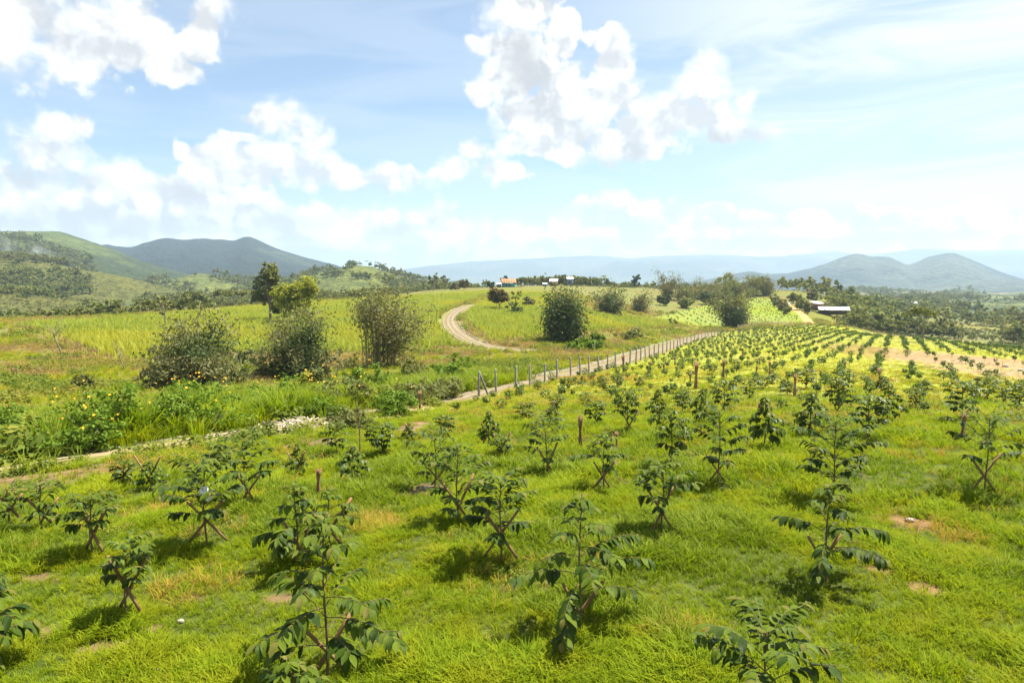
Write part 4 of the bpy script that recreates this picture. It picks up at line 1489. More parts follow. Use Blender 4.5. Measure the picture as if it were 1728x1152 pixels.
# middle distance: trunk and joined foliage, placed one by one
MIDS = [(595, 812, 750, 58), (645, 768, 715, 56), (568, 768, 714, 40), (825, 752, 692, 42), (847, 770, 736, 36), (752, 743, 700, 36), (503, 806, 746, 38), (378, 790, 752, 34), (255, 826, 776, 56), (210, 822, 776, 44),
        (1132, 792, 697, 62), (1290, 763, 668, 66), (1058, 731, 661, 42), (1005, 720, 676, 36), (1110, 711, 655, 40), (1152, 698, 660, 32), (1183, 716, 655, 40), (940, 694, 667, 30), (888, 709, 679, 34), (932, 716, 684, 40),
        (988, 684, 662, 22), (958, 658, 637, 24), (983, 652, 633, 24), (907, 660, 641, 20), (877, 668, 652, 20), (1018, 662, 637, 22), (1042, 653, 633, 20), (1080, 656, 634, 18), (1265, 676, 639, 32), (1287, 657, 633, 32),
        (1303, 647, 623, 28), (1360, 657, 623, 34), (1329, 666, 641, 34), (1414, 701, 641, 48), (1421, 664, 624, 34), (1367, 735, 660, 62), (1222, 700, 644, 44), (1464, 741, 667, 62), (1497, 716, 645, 58), (1622, 713, 645, 56),
        (1561, 664, 638, 26), (1592, 642, 626, 24), (1666, 676, 636, 34), (1693, 680, 655, 24), (1680, 648, 630, 24), (1477, 636, 616, 22), (1487, 663, 632, 32), (1720, 690, 650, 40), (455, 738, 708, 34), (570, 716, 684, 40),
        (620, 732, 706, 28), (1095, 640, 622, 16), (1200, 632, 614, 18), (1240, 622, 606, 16), (690, 745, 712, 30), (1545, 690, 655, 30)]
MID_LABEL = {
    0: 'small coffee tree with a V of stakes beside the tall bare pole', 1: 'wide coffee tree on an X of stakes right of the tall bare pole', 2: 'thin coffee tree next to the bare brown soil patch above the tall bare pole',
    6: 'slim upright coffee tree standing alone on a bare lower stem', 8: 'spreading coffee tree behind the yellow dry grass tuft', 9: 'leaning coffee tree left of the spreading one by yellowed grass',
    10: 'dark coffee tree with drooping branches right of the airy one', 11: 'dark coffee tree standing in front of the reddish frond bundle', 12: 'upright coffee tree on V stakes up-slope of the airy wide one',
    35: 'round glossy coffee tree with crossed stakes, up-slope of the bushiest sapling', 37: 'coffee tree on a bare thin trunk, touching its neighbour', 38: 'coffee tree with pale glints, joined to the bare-trunked one before it',
    39: 'round coffee tree with a grey pole standing at its foot', 48: 'small coffee tree standing before the pile of white sticks', 49: 'coffee tree over V stakes just behind the pile of white sticks',
}
BUNDLES = [(979, 760, 698, 'tall flared bundle of dry fronds tied at the waist like an hourglass'), (1041, 760, 728, 'broom-shaped dry frond bundle showing behind the airy coffee tree'),
           (537, 838, 789, 'dry frond bundle poking up behind the slender bronze-tipped coffee tree'), (709, 692, 660, 'hourglass bundle of dry fronds beside the straw heap at the track'),
           (1174, 656, 611, None), (1165, 650, 630, None), (1220, 641, 607, None), (1275, 636, 617, None), (1341, 670, 633, None), (1280, 706, 679, 'reddish frond bundle right behind the dark sunlit coffee tree'),
           (1624, 743, 696, 'grey-brown frond bundle at the foot of the round coffee tree'), (1648, 670, 636, None), (1053, 629, 600, None), (1097, 629, 611, None), (1120, 630, 614, None), (1139, 616, 602, None), (1299, 632, 610, None),
           (1253, 602, 588, None), (1282, 616, 603, None), (1485, 650, 622, None), (1425, 625, 610, None)]
MARKS = [('tall hourglass frond bundle', 979, 760), ('broom-shaped frond bundle', 1041, 760), ('hourglass bundle by the straw', 709, 692), ('reddish frond bundle', 1280, 706), ('grey-brown frond bundle', 1624, 743),
         ('tall bare pole', 606, 776), ('heap of white sticks', 520, 719), ('braced first fence post', 808, 668), ('bushiest dark coffee tree', 1405, 850), ('compact round coffee tree', 1117, 905), ('airy wide coffee tree', 1018, 830),
         ('narrow tall coffee tree', 1212, 820), ('dense leaning coffee tree', 925, 803), ('dark shaggy coffee tree', 772, 882), ('two-storey coffee tree', 415, 852), ('white-scrap coffee tree', 348, 925), ('round tree on grey stakes', 1662, 838),
         ('strip of bare brown soil', 1640, 625), ('leaning fence post', 1011, 627), ('tallest thin frond bundle', 1174, 656), ('thick frond bundle of the upper rows', 1341, 670)]
MARK_XY = [hit(a, b)[:2] for _, a, b in MARKS]
used_lab = set()


def mid_label(i, px, x, y):
    if i in MID_LABEL:
        return MID_LABEL[i], None
    order = sorted(range(len(MARKS)), key=lambda k: math.hypot(MARK_XY[k][0] - x, (MARK_XY[k][1] - y) * .6))
    for k in order:
        dx, dy = x - MARK_XY[k][0], y - MARK_XY[k][1]
        rel = ('to the right of' if dx > 0 else 'to the left of') if abs(dx) > abs(dy) * .45 else ('up-slope behind' if dy > 0 else 'in front of')
        lab = 'young coffee tree ' + rel + ' the ' + MARKS[k][0]
        if lab not in used_lab:
            used_lab.add(lab)
            return lab, None
    return 'young coffee tree of the middle rows', None


def short_of(lab):
    w = lab.split(' ')
    return ' '.join(w[:12])


mid_cache = [joined_tree(1.0, .78 * f, 400 + k, nodes=12, per=5, low=.34, leafL=.165, gap=.04, ball=k % 3 > 0, droop=.8) for k, f in enumerate((1, .9, 1.1, .8, 1.2, 1, .85, 1.05))]
rg_m = np.random.default_rng(5)
all_xy = list(hero_xy)
for i, (px, base, top, wpx) in enumerate(MIDS):
    x, y, z = hit(px, base)
    H = (z_of(px, top, y) - z) * 1.02
    Wd = wpx / F * y * 1.18
    tm, fm = mid_cache[i % 8]
    lab, grp = mid_label(i, px, x, y)
    root = link('coffee_tree', None, loc=(x, y, z - .02), rot=(0, 0, rg_m.uniform(0, 6.28)), scale=(Wd / .85, Wd / .85, H), label=lab, category='coffee tree',
                group='coffee saplings in the middle rows')
    link('trunk', tm, root)
    link('foliage', fm, root)
    all_xy.append((x, y))
    if base > 655 and rg_m.random() < .8:
        plant_support(x + rg_m.normal(0, .03), y + .05, rg_m.uniform(-.5, .5), rg_m.uniform(.55, .85), 36, rg_m.uniform(.16, .3), 'crossed stakes under the ' + short_of(lab), seed=600 + i,
                      group='crossed stakes in the middle rows')

# far rows: one mesh per sapling, planted in rows running away up the slope
FAR_DARK = leaf_mat('far_coffee_leaf_dark', [(0.03, 0.065, 0.014), (0.06, 0.105, 0.02)], .5, .4, .2)
FAR_MID = leaf_mat('far_coffee_leaf_mid', [(0.07, 0.12, 0.02), (0.12, 0.165, 0.025)], .5, .4, .3)
far_meshes = []
for k in range(8):
    rg = np.random.default_rng(500 + k)
    b = MB()
    n = 110
    d = rg.normal(size=(n, 3))
    d /= np.linalg.norm(d, axis=1)[:, None]
    c = d * (rg.uniform(.3, 1, n) ** .5)[:, None] * np.array([.34, .34, .33]) * (1 + .3 * np.sin(d * 4 + k)) + np.array([0, 0, .62])
    b.leaves(c, d * .6 + np.array([0, 0, .5]) + rg.normal(size=(n, 3)) * .5, .17 * rg.uniform(.7, 1.3, n), .5, rg)
    nl = b.n // 4
    b.tube([(0, 0, -.05), (.02, 0, .3), (0, .01, .62)], [.02, .015, .01], 4)
    me = b.mesh('sapling', FAR_DARK)
    me.materials.append(FAR_MID)
    me.materials.append(BARK)
    mi = np.zeros(len(me.polygons), np.int32)
    mi[:nl] = rg.random(nl) < .4
    mi[nl:] = 2
    me.polygons.foreach_set('material_index', mi)
    far_meshes.append(me)

rg_f = np.random.default_rng(15)
ang = math.radians(29.5)
ux, uy = math.sin(ang), math.cos(ang)
cand = []
for r_ in np.arange(-60, 120, 2.35):
    for s_ in np.arange(5, 230, 1.75):
        x = ux * s_ + uy * r_ + rg_f.normal(0, .22)
        y = uy * s_ - ux * r_ + rg_f.normal(0, .22)
        cand.append((x, y))
cand = np.array(cand)
x, y = cand.T
dpt, _ = polydist(x, y, track_line)
pxx, pyy = proj(x, y, ground_z(x, y))
ok = inpoly(x, y, ORCH) & (dpt > 2.6) & (y > 20) & (pxx > -60) & (pxx < 1790) & (pyy < 700)
ok &= rg_f.random(len(x)) < np.where(y < 34, .38, .88)
ok &= ~((ellipse_mask(x, y, BARE_W) > .5) & (rg_f.random(len(x)) < .6))
axy = np.array(all_xy)
ok &= np.min(np.hypot(x[:, None] - axy[None, :, 0], y[:, None] - axy[None, :, 1]), axis=1) > 1.25
cand = cand[ok]
cand = cand[np.argsort(np.hypot(cand[:, 0], cand[:, 1]))]
n_ind = 300 - len(MIDS) - len(HEROES)
print('far saplings', len(cand), 'individuals', n_ind)
for i, (x, y) in enumerate(cand[:n_ind]):
    s = rg_f.uniform(.55, 1.05) * .85
    px_ = proj(x, y, 0)[0]
    where = 'near the fence posts' if polydist(np.array([x]), np.array([y]), fence_line)[0][0] < 9 else ('beside the bare brown soil' if px_ > 1480 else 'in the rows up the slope')
    link('coffee_tree', far_meshes[i % 8], loc=(x, y, float(ground_z(x, y)) - .03), rot=(0, 0, rg_f.uniform(0, 6.28)), scale=(s * 1.05, s * 1.05, s),
         label='small dark green coffee sapling ' + where, category='coffee tree', group='coffee saplings ' + where)
rest = cand[n_ind:]
hk = []
a2 = math.radians(5)
for r_ in np.arange(0, 120, 3.0):
    for s_ in np.arange(150, 420, 2.6):
        hk.append((math.sin(a2) * s_ + r_ + rg_f.normal(0, .25), s_ + rg_f.normal(0, .25)))
hk = np.array(hk)
k = inpoly(hk[:, 0], hk[:, 1], HILLOCK) & (polydist(hk[:, 0], hk[:, 1], orange_line)[0] > 2.5) & (rg_f.random(len(hk)) < .75)
rest = np.concatenate([rest, hk[k]])
scatter('distant_saplings', [source('distant_sapling_%d' % k, m_) for k, m_ in enumerate(far_meshes)], np.stack([rest[:, 0], rest[:, 1], ground_z(rest[:, 0], rest[:, 1]) - .03], 1),
        rg_f.uniform(.55, 1.0, len(rest)), rg_f.uniform(0, 6.28, len(rest)), rg_f.integers(0, 8, len(rest)), 'rows of tiny coffee saplings on the far slope and hillock', seed=8)

# ------------------------------------------------------------------ dry frond bundles standing upright between the saplings
for i, (px, base, top, lab) in enumerate(BUNDLES):
    rg = np.random.default_rng(700 + i)
    x, y, z = hit(px, base)
    H = (base - top) / F * y * 1.03
    root = link('frond_bundle', None, loc=(x, y, z), rot=(rg.normal(0, .04), rg.normal(0, .04), rg.uniform(0, 6)), label=lab or ('thin dry frond bundle between far saplings near the fence posts' if px < 1160 else 'thin dry frond bundle in the upper rows of the orchard'), category='bundle',
                group='upright frond bundles in the orchard')
    b = MB()
    for k in range(26):
        a, rr = rg.uniform(0, 6.28), rg.uniform(.02, .11) * H / 1.1
        zz = np.array([-.03, .3, .52, .8, rg.uniform(.9, 1.05)]) * H
        prof = np.array([1.0, .55, .32, .7, 1.15]) * rr
        tw = np.linspace(0, .4, 5)
        b.tube(np.stack([prof * np.cos(a + tw), prof * np.sin(a + tw), zz], 1), np.array([.010, .011, .010, .010, .004]) * max(1, y / 18), 3)
    link('fronds', b.mesh('fronds', DRYFROND), root)
    c = MB()
    aa = np.linspace(0, 2 * np.pi, 9)
    c.tube(np.stack([.042 * H * np.cos(aa), .042 * H * np.sin(aa), np.full(9, .53 * H)], 1), .009, 4, cap=False)
    link('tie', c.mesh('tie', BARK), root)

# ------------------------------------------------------------------ bushes, trees, bamboo
TITH = leaf_mat('bush_leaf_green', [(0.07, 0.135, 0.016), (0.11, 0.18, 0.02), (0.16, 0.22, 0.03)], 0.55, 0.2, 0.3)
GREYGREEN = leaf_mat('bamboo_leaf', [(0.099, 0.113, 0.041), (0.146, 0.152, 0.059), (0.210, 0.198, 0.093), (0.066, 0.086, 0.032)], 0.55, 0.35, 0.25)
BAMBROWN = leaf_mat('bamboo_leaf_brown', [(0.120, 0.116, 0.040), (0.168, 0.144, 0.068), (0.080, 0.092, 0.032)], 0.6, 0.3, 0.25)
DARKLEAF = leaf_mat('dense_dark_leaf', [(0.040, 0.067, 0.024), (0.067, 0.095, 0.030), (0.102, 0.116, 0.040)], 0.5, 0.35, 0.2)
REDLEAF = leaf_mat('reddish_mango_leaf', [(0.145, 0.102, 0.043), (0.087, 0.094, 0.032), (0.189, 0.123, 0.058), (0.072, 0.087, 0.029)], 0.5, 0.35, 0.2)
YELLEAF = leaf_mat('yellow_green_leaf', [(0.217, 0.246, 0.036), (0.290, 0.290, 0.043), (0.160, 0.203, 0.036)], 0.55, 0.3, 0.35)
OLIVELEAF = leaf_mat('olive_leaf', [(0.126, 0.148, 0.052), (0.178, 0.184, 0.060), (0.088, 0.111, 0.037)], 0.55, 0.3, 0.3)
FLOWER = plain_mat('yellow_petal', (0.80, 0.46, 0.02), (0.72, 0.36, 0.02), 30, 0.6, 0.2, 0, 0.01)
CULM = plain_mat('bamboo_culm', (0.30, 0.29, 0.12), (0.20, 0.20, 0.085), 2.0, 0.6, 0.3, 0.2, 0.01)


def clumped(rg, lobes, n, per=26, spread=.17, shell=.55, up=.35):
    """leaf positions and normals gathered in sprays over several lobes"""
    lobes = np.asarray(lobes, float)
    vol = (lobes[:, 3] * lobes[:, 4] * lobes[:, 5]) ** .75
    m = max(4, n // per)
    li = rg.choice(len(lobes), m, p=vol / vol.sum())
    d = rg.normal(size=(m, 3))
    d /= np.linalg.norm(d, axis=1)[:, None]
    rr = rg.uniform(shell, 1.0, m)
    cc = lobes[li, :3] + d * rr[:, None] * lobes[li, 3:6]
    ci = rg.integers(0, m, n)
    size = (lobes[li, 3:6].mean(1))[ci]
    c = cc[ci] + rg.normal(size=(n, 3)) * (spread * size)[:, None] * np.array([1, 1, .7])
    nr = d[ci] * .55 + np.array([0, 0, up]) + rg.normal(size=(n, 3)) * .55
    return c, nr


def grow_tree(name, label, cat, px, base, top, wpx, mat, kind='round', n=2600, leaf=.3, seed=1, group=None, D=None, bark=None, lean=0.0, aspect=.5, trunk_frac=.3):
    rg = np.random.default_rng(seed)
    x, y, z = hit(px, base) if D is None else at(px, D)
    if D is None:
        H = (base - top) / F * y
    else:
        H = z_of(px, top, D) - z
    Wd = wpx / F * y
    r = Wd / 2
    root = link(name, None, loc=(x, y, z - .05), label=label, category=cat, group=group)
    tb = MB()
    t0 = trunk_frac * H
    lobes = []
    if kind == 'round':
        for k in range(14):
            a, e = rg.uniform(0, 6.28), rg.uniform(-.8, 1)
            lobes.append((r * .5 * math.cos(a), r * .5 * math.sin(a), t0 + (H - t0) * (.5 + .32 * e), r * rg.uniform(.35, .65), r * rg.uniform(.35, .65), (H - t0) * rg.uniform(.18, .3)))
    elif kind == 'tall':
        for k in range(18):
            a, e = rg.uniform(0, 6.28), k / 17
            q = r * (.62 - .3 * e)
            lobes.append((q * math.cos(a) + lean * r * e, q * math.sin(a), t0 + (H - t0) * (.08 + .84 * e), r * rg.uniform(.28, .5), r * rg.uniform(.28, .5), (H - t0) * rg.uniform(.10, .18)))
    elif kind == 'umbrella':
        for k in range(12):
            a, q = rg.uniform(0, 6.28), r * math.sqrt(rg.random()) * .8
            lobes.append((q * math.cos(a), q * math.sin(a), H * (.90 - .14 * (q / r) ** 2 + rg.normal(0, .02)), r * rg.uniform(.25, .38), r * rg.uniform(.25, .38), H * rg.uniform(.05, .09)))
    elif kind == 'bush':
        for k in range(9):
            a, q = rg.uniform(0, 6.28), r * math.sqrt(rg.random()) * .62
            hh = H * rg.uniform(.30, .62)
            lobes.append((q * math.cos(a), q * math.sin(a), hh * .9, r * rg.uniform(.3, .5), r * rg.uniform(.3, .5), hh * rg.uniform(.55, .75)))
    elif kind == 'sparse':
        for k in range(11):
            a, q = rg.uniform(0, 6.28), r * rg.uniform(.2, .85)
            lobes.append((q * math.cos(a), q * math.sin(a), H * rg.uniform(.45, .97), r * rg.uniform(.16, .3), r * rg.uniform(.16, .3), H * rg.uniform(.04, .09)))
    tr = max(.04, H * .018)
    tz = np.linspace(0, 1, 6)
    topz = max(t0 * 1.4, H * (.75 if kind in ('tall', 'sparse') else .6))
    stem = np.stack([lean * r * tz ** 2 + .06 * r * np.sin(tz * 5 + seed), .05 * r * np.cos(tz * 4 + seed), topz * tz], 1)
    if kind != 'bush':
        tb.tube(stem, np.linspace(tr * 1.3, tr * .5, 6), 7)
    for lb in lobes:
        f = rg.uniform(.3, .75) if kind != 'umbrella' else rg.uniform(.3, .55)
        p0 = np.array([np.interp(f, tz, stem[:, i]) for i in range(3)])
        if kind == 'bush':
            p0 = np.array([lb[0] * .2, lb[1] * .2, 0])
        p1 = np.array(lb[:3])
        md = (p0 + p1) / 2 + np.array([0, 0, -.06 * H if kind == 'umbrella' else .03 * H])
        tb.tube([p0, md, p1], [tr * .5, tr * .35, tr * .14], 5)
    link('trunk' if kind != 'bush' else 'stems', tb.mesh('trunk', bark or BARK_GREY, True), root)
    c, nr = clumped(rg, lobes, n, shell=.5 if kind != 'sparse' else .2)
    c[:, 2] = np.maximum(c[:, 2], .02)
    b = MB()
    b.leaves(c, nr, leaf * rg.uniform(.6, 1.35, n), aspect, rg)
    link('crown' if kind != 'bush' else 'foliage', b.mesh('crown', mat), root)
    return root, (x, y, z, H, r, rg)


def add_flowers(root, H, r, n, rg, size=.06):
    b = MB()
    for k in range(n):
        a, q = rg.uniform(0, 6.28), r * math.sqrt(rg.random()) * .9
        c = np.array([q * math.cos(a), q * math.sin(a), H * rg.uniform(.75, 1.08) * (1 - .35 * (q / r) ** 2)])
        nrm = np.array([rg.normal(0, .4), -.5 + rg.normal(0, .4), .8])
        fr = frame(nrm)
        for j in range(8):
            t = j / 8 * 6.283
            u = fr[:, 0] * math.cos(t) + fr[:, 2] * math.sin(t)
            w = fr[:, 0] * -math.sin(t) + fr[:, 2] * math.cos(t)
            b.add([c, c + u * size * .6 + w * size * .2, c + u * size + fr[:, 1] * .02, c + u * size * .6 - w * size * .2], [(0, 1, 2, 3)])
    o = link('flowers', b.mesh('flowers', FLOWER), root)
    o['kind'] = 'stuff'


BUSHES = [  # px, base, top, w, flowers, material, label
    (335, 728, 650, 125, 10, TITH, 'largest deep green leafy bush behind the grassy track'),
    (165, 752, 662, 120, 14, TITH, 'leafy bush full of yellow flowers beside the kerb'),
    (135, 765, 708, 100, 8, TITH, 'low spreading bush hanging over the kerb below the flowering one'),
    (20, 748, 688, 90, 0, TITH, 'rounded green bush at the photo edge above the track'),
    (5, 775, 735, 70, 0, OLIVELEAF, 'dull olive low shrub beside the kerb at the photo edge'),
    (470, 690, 646, 72, 3, TITH, 'rounded fresh green bush in front of the second bamboo clump'),
    (410, 700, 662, 90, 4, TITH, 'low leafy bush between the largest bush and the rounded fresh one'),
    (330, 680, 640, 80, 16, TITH, 'yellow-flowered shrub under the messy bamboo clump'),
    (512, 668, 632, 26, 16, YELLEAF, 'small bright shrub crowded with yellow flowers'),
    (575, 690, 640, 80, 8, OLIVELEAF, 'loose olive bush with a few yellow flowers below the tall bamboo'),
    (620, 662, 622, 60, 6, TITH, 'green bush at the foot of the tall bamboo culms'),
    (680, 680, 640, 120, 2, OLIVELEAF, 'wide dull bush of creepers beside the kerb'),
    (765, 650, 608, 60, 0, TITH, 'bright green bush with one tall shoot in the brown weeds'),
    (590, 720, 690, 70, 0, OLIVELEAF, 'low tangled shrub above the pale kerb'),
    (235, 735, 690, 70, 4, TITH, 'mid-height green bush in tall blade grass'),
    (415, 618, 594, 26, 0, DARKLEAF, 'small dark bush at the cane edge between two bamboo clumps'),
    (140, 660, 628, 30, 0, OLIVELEAF, 'single pale shrub alone in the open meadow'),
    (985, 592, 570, 60, 0, TITH, 'low green bush on the verge of the side road'),
    (1010, 583, 562, 26, 0, TITH, 'spiky banana-like bush beside brown dead weeds'),
    (1068, 575, 556, 44, 0, OLIVELEAF, 'low dull bush at the end of the cane field'),
    (865, 531, 512, 34, 0, DARKLEAF, 'broad-leaved dark shrub below the reddish round tree'),
    (272, 660, 612, 60, 0, GREYGREEN, 'greyish scrub bush at the foot of the messy bamboo clump'),
    (395, 655, 612, 60, 0, OLIVELEAF, 'olive scrub bush leaning against the messy bamboo clump'),
    (452, 640, 604, 44, 0, GREYGREEN, 'grey scrub bush between the messy and the rounded bamboo'),
    (560, 635, 592, 60, 0, GREYGREEN, 'feathery scrub bush between the rounded and the tall bamboo'),
    (708, 640, 606, 54, 0, OLIVELEAF, 'olive scrub bush just past the tall bamboo'),
    (540, 655, 622, 50, 4, OLIVELEAF, 'loose scrub bush with yellow flowers at the rounded bamboo'),
    (660, 700, 664, 80, 0, TITH, 'green bush hanging over the kerb below the tall bamboo'),
    (740, 672, 640, 70, 0, OLIVELEAF, 'dull bush beside the kerb nearest the braced fence post'),
    (520, 702, 668, 80, 2, TITH, 'leafy bush directly behind the heap of white sticks'),
    (300, 722, 680, 60, 4, YELLEAF, 'pale yellow-green bush joined to the largest deep green one'),
    (75, 745, 695, 60, 0, YELLEAF, 'pale yellow-green bush between two green bushes at the track'),
]
for i, (px, base, top, wpx, fl, mt, lab) in enumerate(BUSHES):
    x, y, z = hit(px, base)
    root, (x, y, z, H, r, rg) = grow_tree('bush', lab, 'bush', px, base, top - (base - top) * .38, wpx * 1.45, mt, 'bush', n=int(np.clip(60000 / y, 700, 2800)), leaf=float(np.clip(y * .0052, .13, .5)), seed=800 + i, group='bushes of the rough meadow', aspect=.55)
    if fl:
        add_flowers(root, H, r, fl, rg, float(np.clip(y * .0014, .045, .12)))


def bamboo(label, px, base, top, wpx, seed, mats=(GREYGREEN, BAMBROWN), n=5200, culms=26, plume=0, bare=.0, group='bamboo clumps', D=None, leaf=None, fan=False):
    """fan of arching culms with drooping sprays of narrow leaves"""
    rg = np.random.default_rng(seed)
    x, y, z = hit(px, base) if D is None else at(px, D)
    H = (base - top) / F * y if D is None else z_of(px, top, D) - z
    r = wpx / F * y / 2 * 1.12
    root = link('bamboo_clump', None, loc=(x, y, z - .05), label=label, category='bamboo', group=group)
    leaf = leaf or float(np.clip(y * .0056, .32, .85))
    C, NN = [], []
    per = n // culms
    for k in range(culms):
        a = rg.uniform(0, 6.28)
        q = math.sqrt(rg.random())
        out = r * (.15 + .8 * q) * rg.uniform(.7, 1.0)
        h = H * rg.choice([.55, .8, 1.0, 1.15], p=[.2, .28, .3, .22]) * rg.uniform(.88, 1.1) * (1.1 - .35 * q)
        h *= 1 + .28 * math.sin(2 * a + seed * 1.7)
        out *= 1 + .45 * math.sin(a * 1.0 + seed * 2.3)
        if k < plume:
            h, out = H * rg.uniform(1.0, 1.2), r * rg.uniform(.1, .6)
        light = k < plume
        if fan and math.cos(a) < .25:         # the side of bare straight culms
            light = True
            h, out = H * rg.uniform(.75, 1.12), r * rg.uniform(.0, .35)
        d = np.array([math.cos(a), math.sin(a), 0])
        t = np.linspace(0, 1, 8)
        p0 = d * r * (.5 if fan else .22) * q
        pts = p0 + d * (out * t ** 2.0)[:, None] + np.array([0, 0, 1.0]) * (h * (t - .10 * t ** 3.2 * (1 + q)))[:, None]
        b = MB()
        b.tube(pts, np.linspace(max(.045, y * .0007), max(.015, y * .0002), 8), 5)
        link('culm', b.mesh('culm', CULM, True), root)
        t0 = bare * rg.uniform(.7, 1.3) if not light else rg.uniform(.55, .8)
        m = per if not light else per // 4
        tt = t0 + (1 - t0) * rg.random(m // 42 + 2) ** .8
        cc = np.stack([np.interp(tt, t, pts[:, i]) for i in range(3)], 1)
        cc += rg.normal(size=cc.shape) * np.array([1, 1, .6]) * r * (.11 if not light else .06)
        ii = rg.integers(0, len(cc), m)
        c = cc[ii] + rg.normal(size=(m, 3)) * np.array([1.0, 1.0, 1.1]) * leaf * (1.75 if y < 130 else 1.15) - np.array([0, 0, .35 * leaf])
        C.append(c)
        NN.append(d * .5 + np.array([0, 0, .35]) + rg.normal(size=(m, 3)) * .6)
    C, NN = np.concatenate(C), np.concatenate(NN)
    C[:, 2] = np.maximum(C[:, 2], .05)
    half = fbm(C[:, 0] / (r * .5) + 3, C[:, 2] / (H * .3) + seed, seed, 2) > .53
    for mk, sel in ((mats[0], ~half), (mats[1], half)):
        if sel.sum() < 5:
            continue
        b = MB()
        b.leaves(C[sel], NN[sel], leaf * rg.uniform(.6, 1.3, int(sel.sum())), .32, rg)
        link('foliage', b.mesh('foliage', mk), root)
    return root


bamboo('messy wide bamboo clump with a dark tuft on top, over yellow flowers', 332, 660, 524, 125, 1001, (GREYGREEN, DARKLEAF), n=13000, culms=30, plume=3)
bamboo('rounded grey-green bamboo clump between two messier ones', 506, 642, 512, 100, 1002, (GREYGREEN, DARKLEAF), n=13000, culms=30, plume=2)
bamboo('tall bamboo clump with bare straight culms and feathery plumes', 640, 618, 476, 100, 1003, (GREYGREEN, BAMBROWN), n=15000, culms=44, plume=5, bare=.12, fan=True)
bamboo('dark upright bamboo clump beside the curving side road', 953, 577, 492, 62, 1004, (DARKLEAF, GREYGREEN), n=11000, culms=28)
bamboo('grey-green bamboo clump at the top of the second cane field', 1028, 531, 484, 56, 1005, (GREYGREEN, DARKLEAF), n=4200, culms=18, plume=3)
bamboo('thin pale bamboo clump next to the grey-green one', 1080, 526, 490, 30, 1006, (GREYGREEN, BAMBROWN), n=2200, culms=12)
bamboo('big pale-topped bamboo clump standing against the hillock', 1236, 552, 484, 62, 1007, (GREYGREEN, DARKLEAF), n=7000, culms=26)
for k, (px, base, top, wpx, lab) in enumerate([(1127, 506, 456, 36, 'tallest bamboo of the hilltop grove, at its near end'), (1155, 508, 470, 48, 'rounded bamboo second along the hilltop grove'), (1186, 506, 466, 46, 'yellowish bamboo third along the hilltop grove'),
                                               (1216, 503, 470, 44, 'loose bamboo in the middle of the hilltop grove'), (1246, 501, 458, 50, 'highest pale bamboo above the clump on the hillock'), (1272, 500, 462, 40, 'brownish bamboo beside the highest pale one'),
                                               (1294, 499, 468, 34, 'short bamboo ending the hilltop grove')]):
    bamboo(lab, px, base, top, wpx * 1.1, 1010 + k, (OLIVELEAF, BAMBROWN) if k % 2 else (BAMBROWN, OLIVELEAF), n=3400, culms=16, group='bamboo of the hilltop grove')

TREES = [  # px, base, top, w, mat, kind, n, label, D
    (455, 543, 444, 52, OLIVELEAF, 'tall', 6000, 'tall pale feathery tree with a thin bare trunk in the cane', None),
    (502, 548, 466, 74, YELLEAF, 'round', 6500, 'round yellow-green tree beside the tall feathery tree', None),
    (436, 509, 470, 24, DARKLEAF, 'tall', 1800, 'narrow dark green tree behind the tall feathery one', 250),
    (395, 514, 487, 78, OLIVELEAF, 'umbrella', 2600, 'flat-topped spreading tree on the far edge of the cane', 260),
    (332, 520, 488, 36, OLIVELEAF, 'round', 1600, 'rounded olive tree beside the flat-topped one', 240),
    (278, 552, 500, 42, OLIVELEAF, 'sparse', 420, 'thin see-through tree standing in the cane', None),
    (270, 640, 578, 44, OLIVELEAF, 'sparse', 420, 'spindly small tree left of the messy bamboo clump', None),
    (843, 524, 486, 42, REDLEAF, 'round', 3200, 'reddish dark round tree alone in the cane field', None),
    (871, 518, 490, 22, YELLEAF, 'sparse', 700, 'small light yellow-green tree next to the reddish round one', None),
    (891, 518, 496, 26, GREYGREEN, 'bush', 900, 'grey bushy tree beside the light yellow-green one', None),
    (733, 494, 461, 22, OLIVELEAF, 'sparse', 900, 'tall open-crowned tree on the plateau skyline', 330),
    (752, 494, 466, 16, OLIVELEAF, 'sparse', 260, 'thin nearly bare tree beside the open-crowned one', 335),
    (783, 491, 473, 18, REDLEAF, 'round', 900, 'dark reddish small tree at the crest of the cane field', 325),
    (767, 493, 476, 24, BAMBROWN, 'bush', 900, 'brownish leafless-looking thicket on the plateau edge', 345),
    (828, 489, 472, 17, DARKLEAF, 'bush', 800, 'dark shrub left of the rusty-roofed house', 345),
    (853, 484, 465, 18, DARKLEAF, 'sparse', 500, 'open tree showing above the rusty roof', 395),
    (879, 488, 467, 20, OLIVELEAF, 'round', 1200, 'olive round tree right of the rusty-roofed house', 352),
    (953, 486, 462, 16, DARKLEAF, 'round', 1000, 'dark tree behind the blue-fronted house', 400),
    (1072, 490, 464, 20, DARKLEAF, 'tall', 900, 'group-like dark tree on the field skyline, alone', 400),
    (1026, 488, 473, 14, DARKLEAF, 'round', 500, 'small dark tree on the skyline beside the palm', 400),
    (975, 487, 466, 30, OLIVELEAF, 'round', 1200, 'pale olive tree right of the blue-fronted house', 390),
    (1557, 578, 517, 64, OLIVELEAF, 'umbrella', 1700, 'flat-topped thin-trunked tree beyond the orchard edge', None),
    (1190, 514, 490, 44, DARKLEAF, 'bush', 1300, 'dark scrub bush below the hilltop grove', None),
    (1160, 520, 497, 40, OLIVELEAF, 'bush', 1200, 'olive scrub bush below the hilltop grove, at the field corner', None),
    (1122, 516, 494, 30, DARKLEAF, 'bush', 1000, 'dark low bush under the tallest bamboo', None),
    (1135, 552, 536, 18, OLIVELEAF, 'sparse', 360, 'small round shrub tree on the lower hillock', None),
]
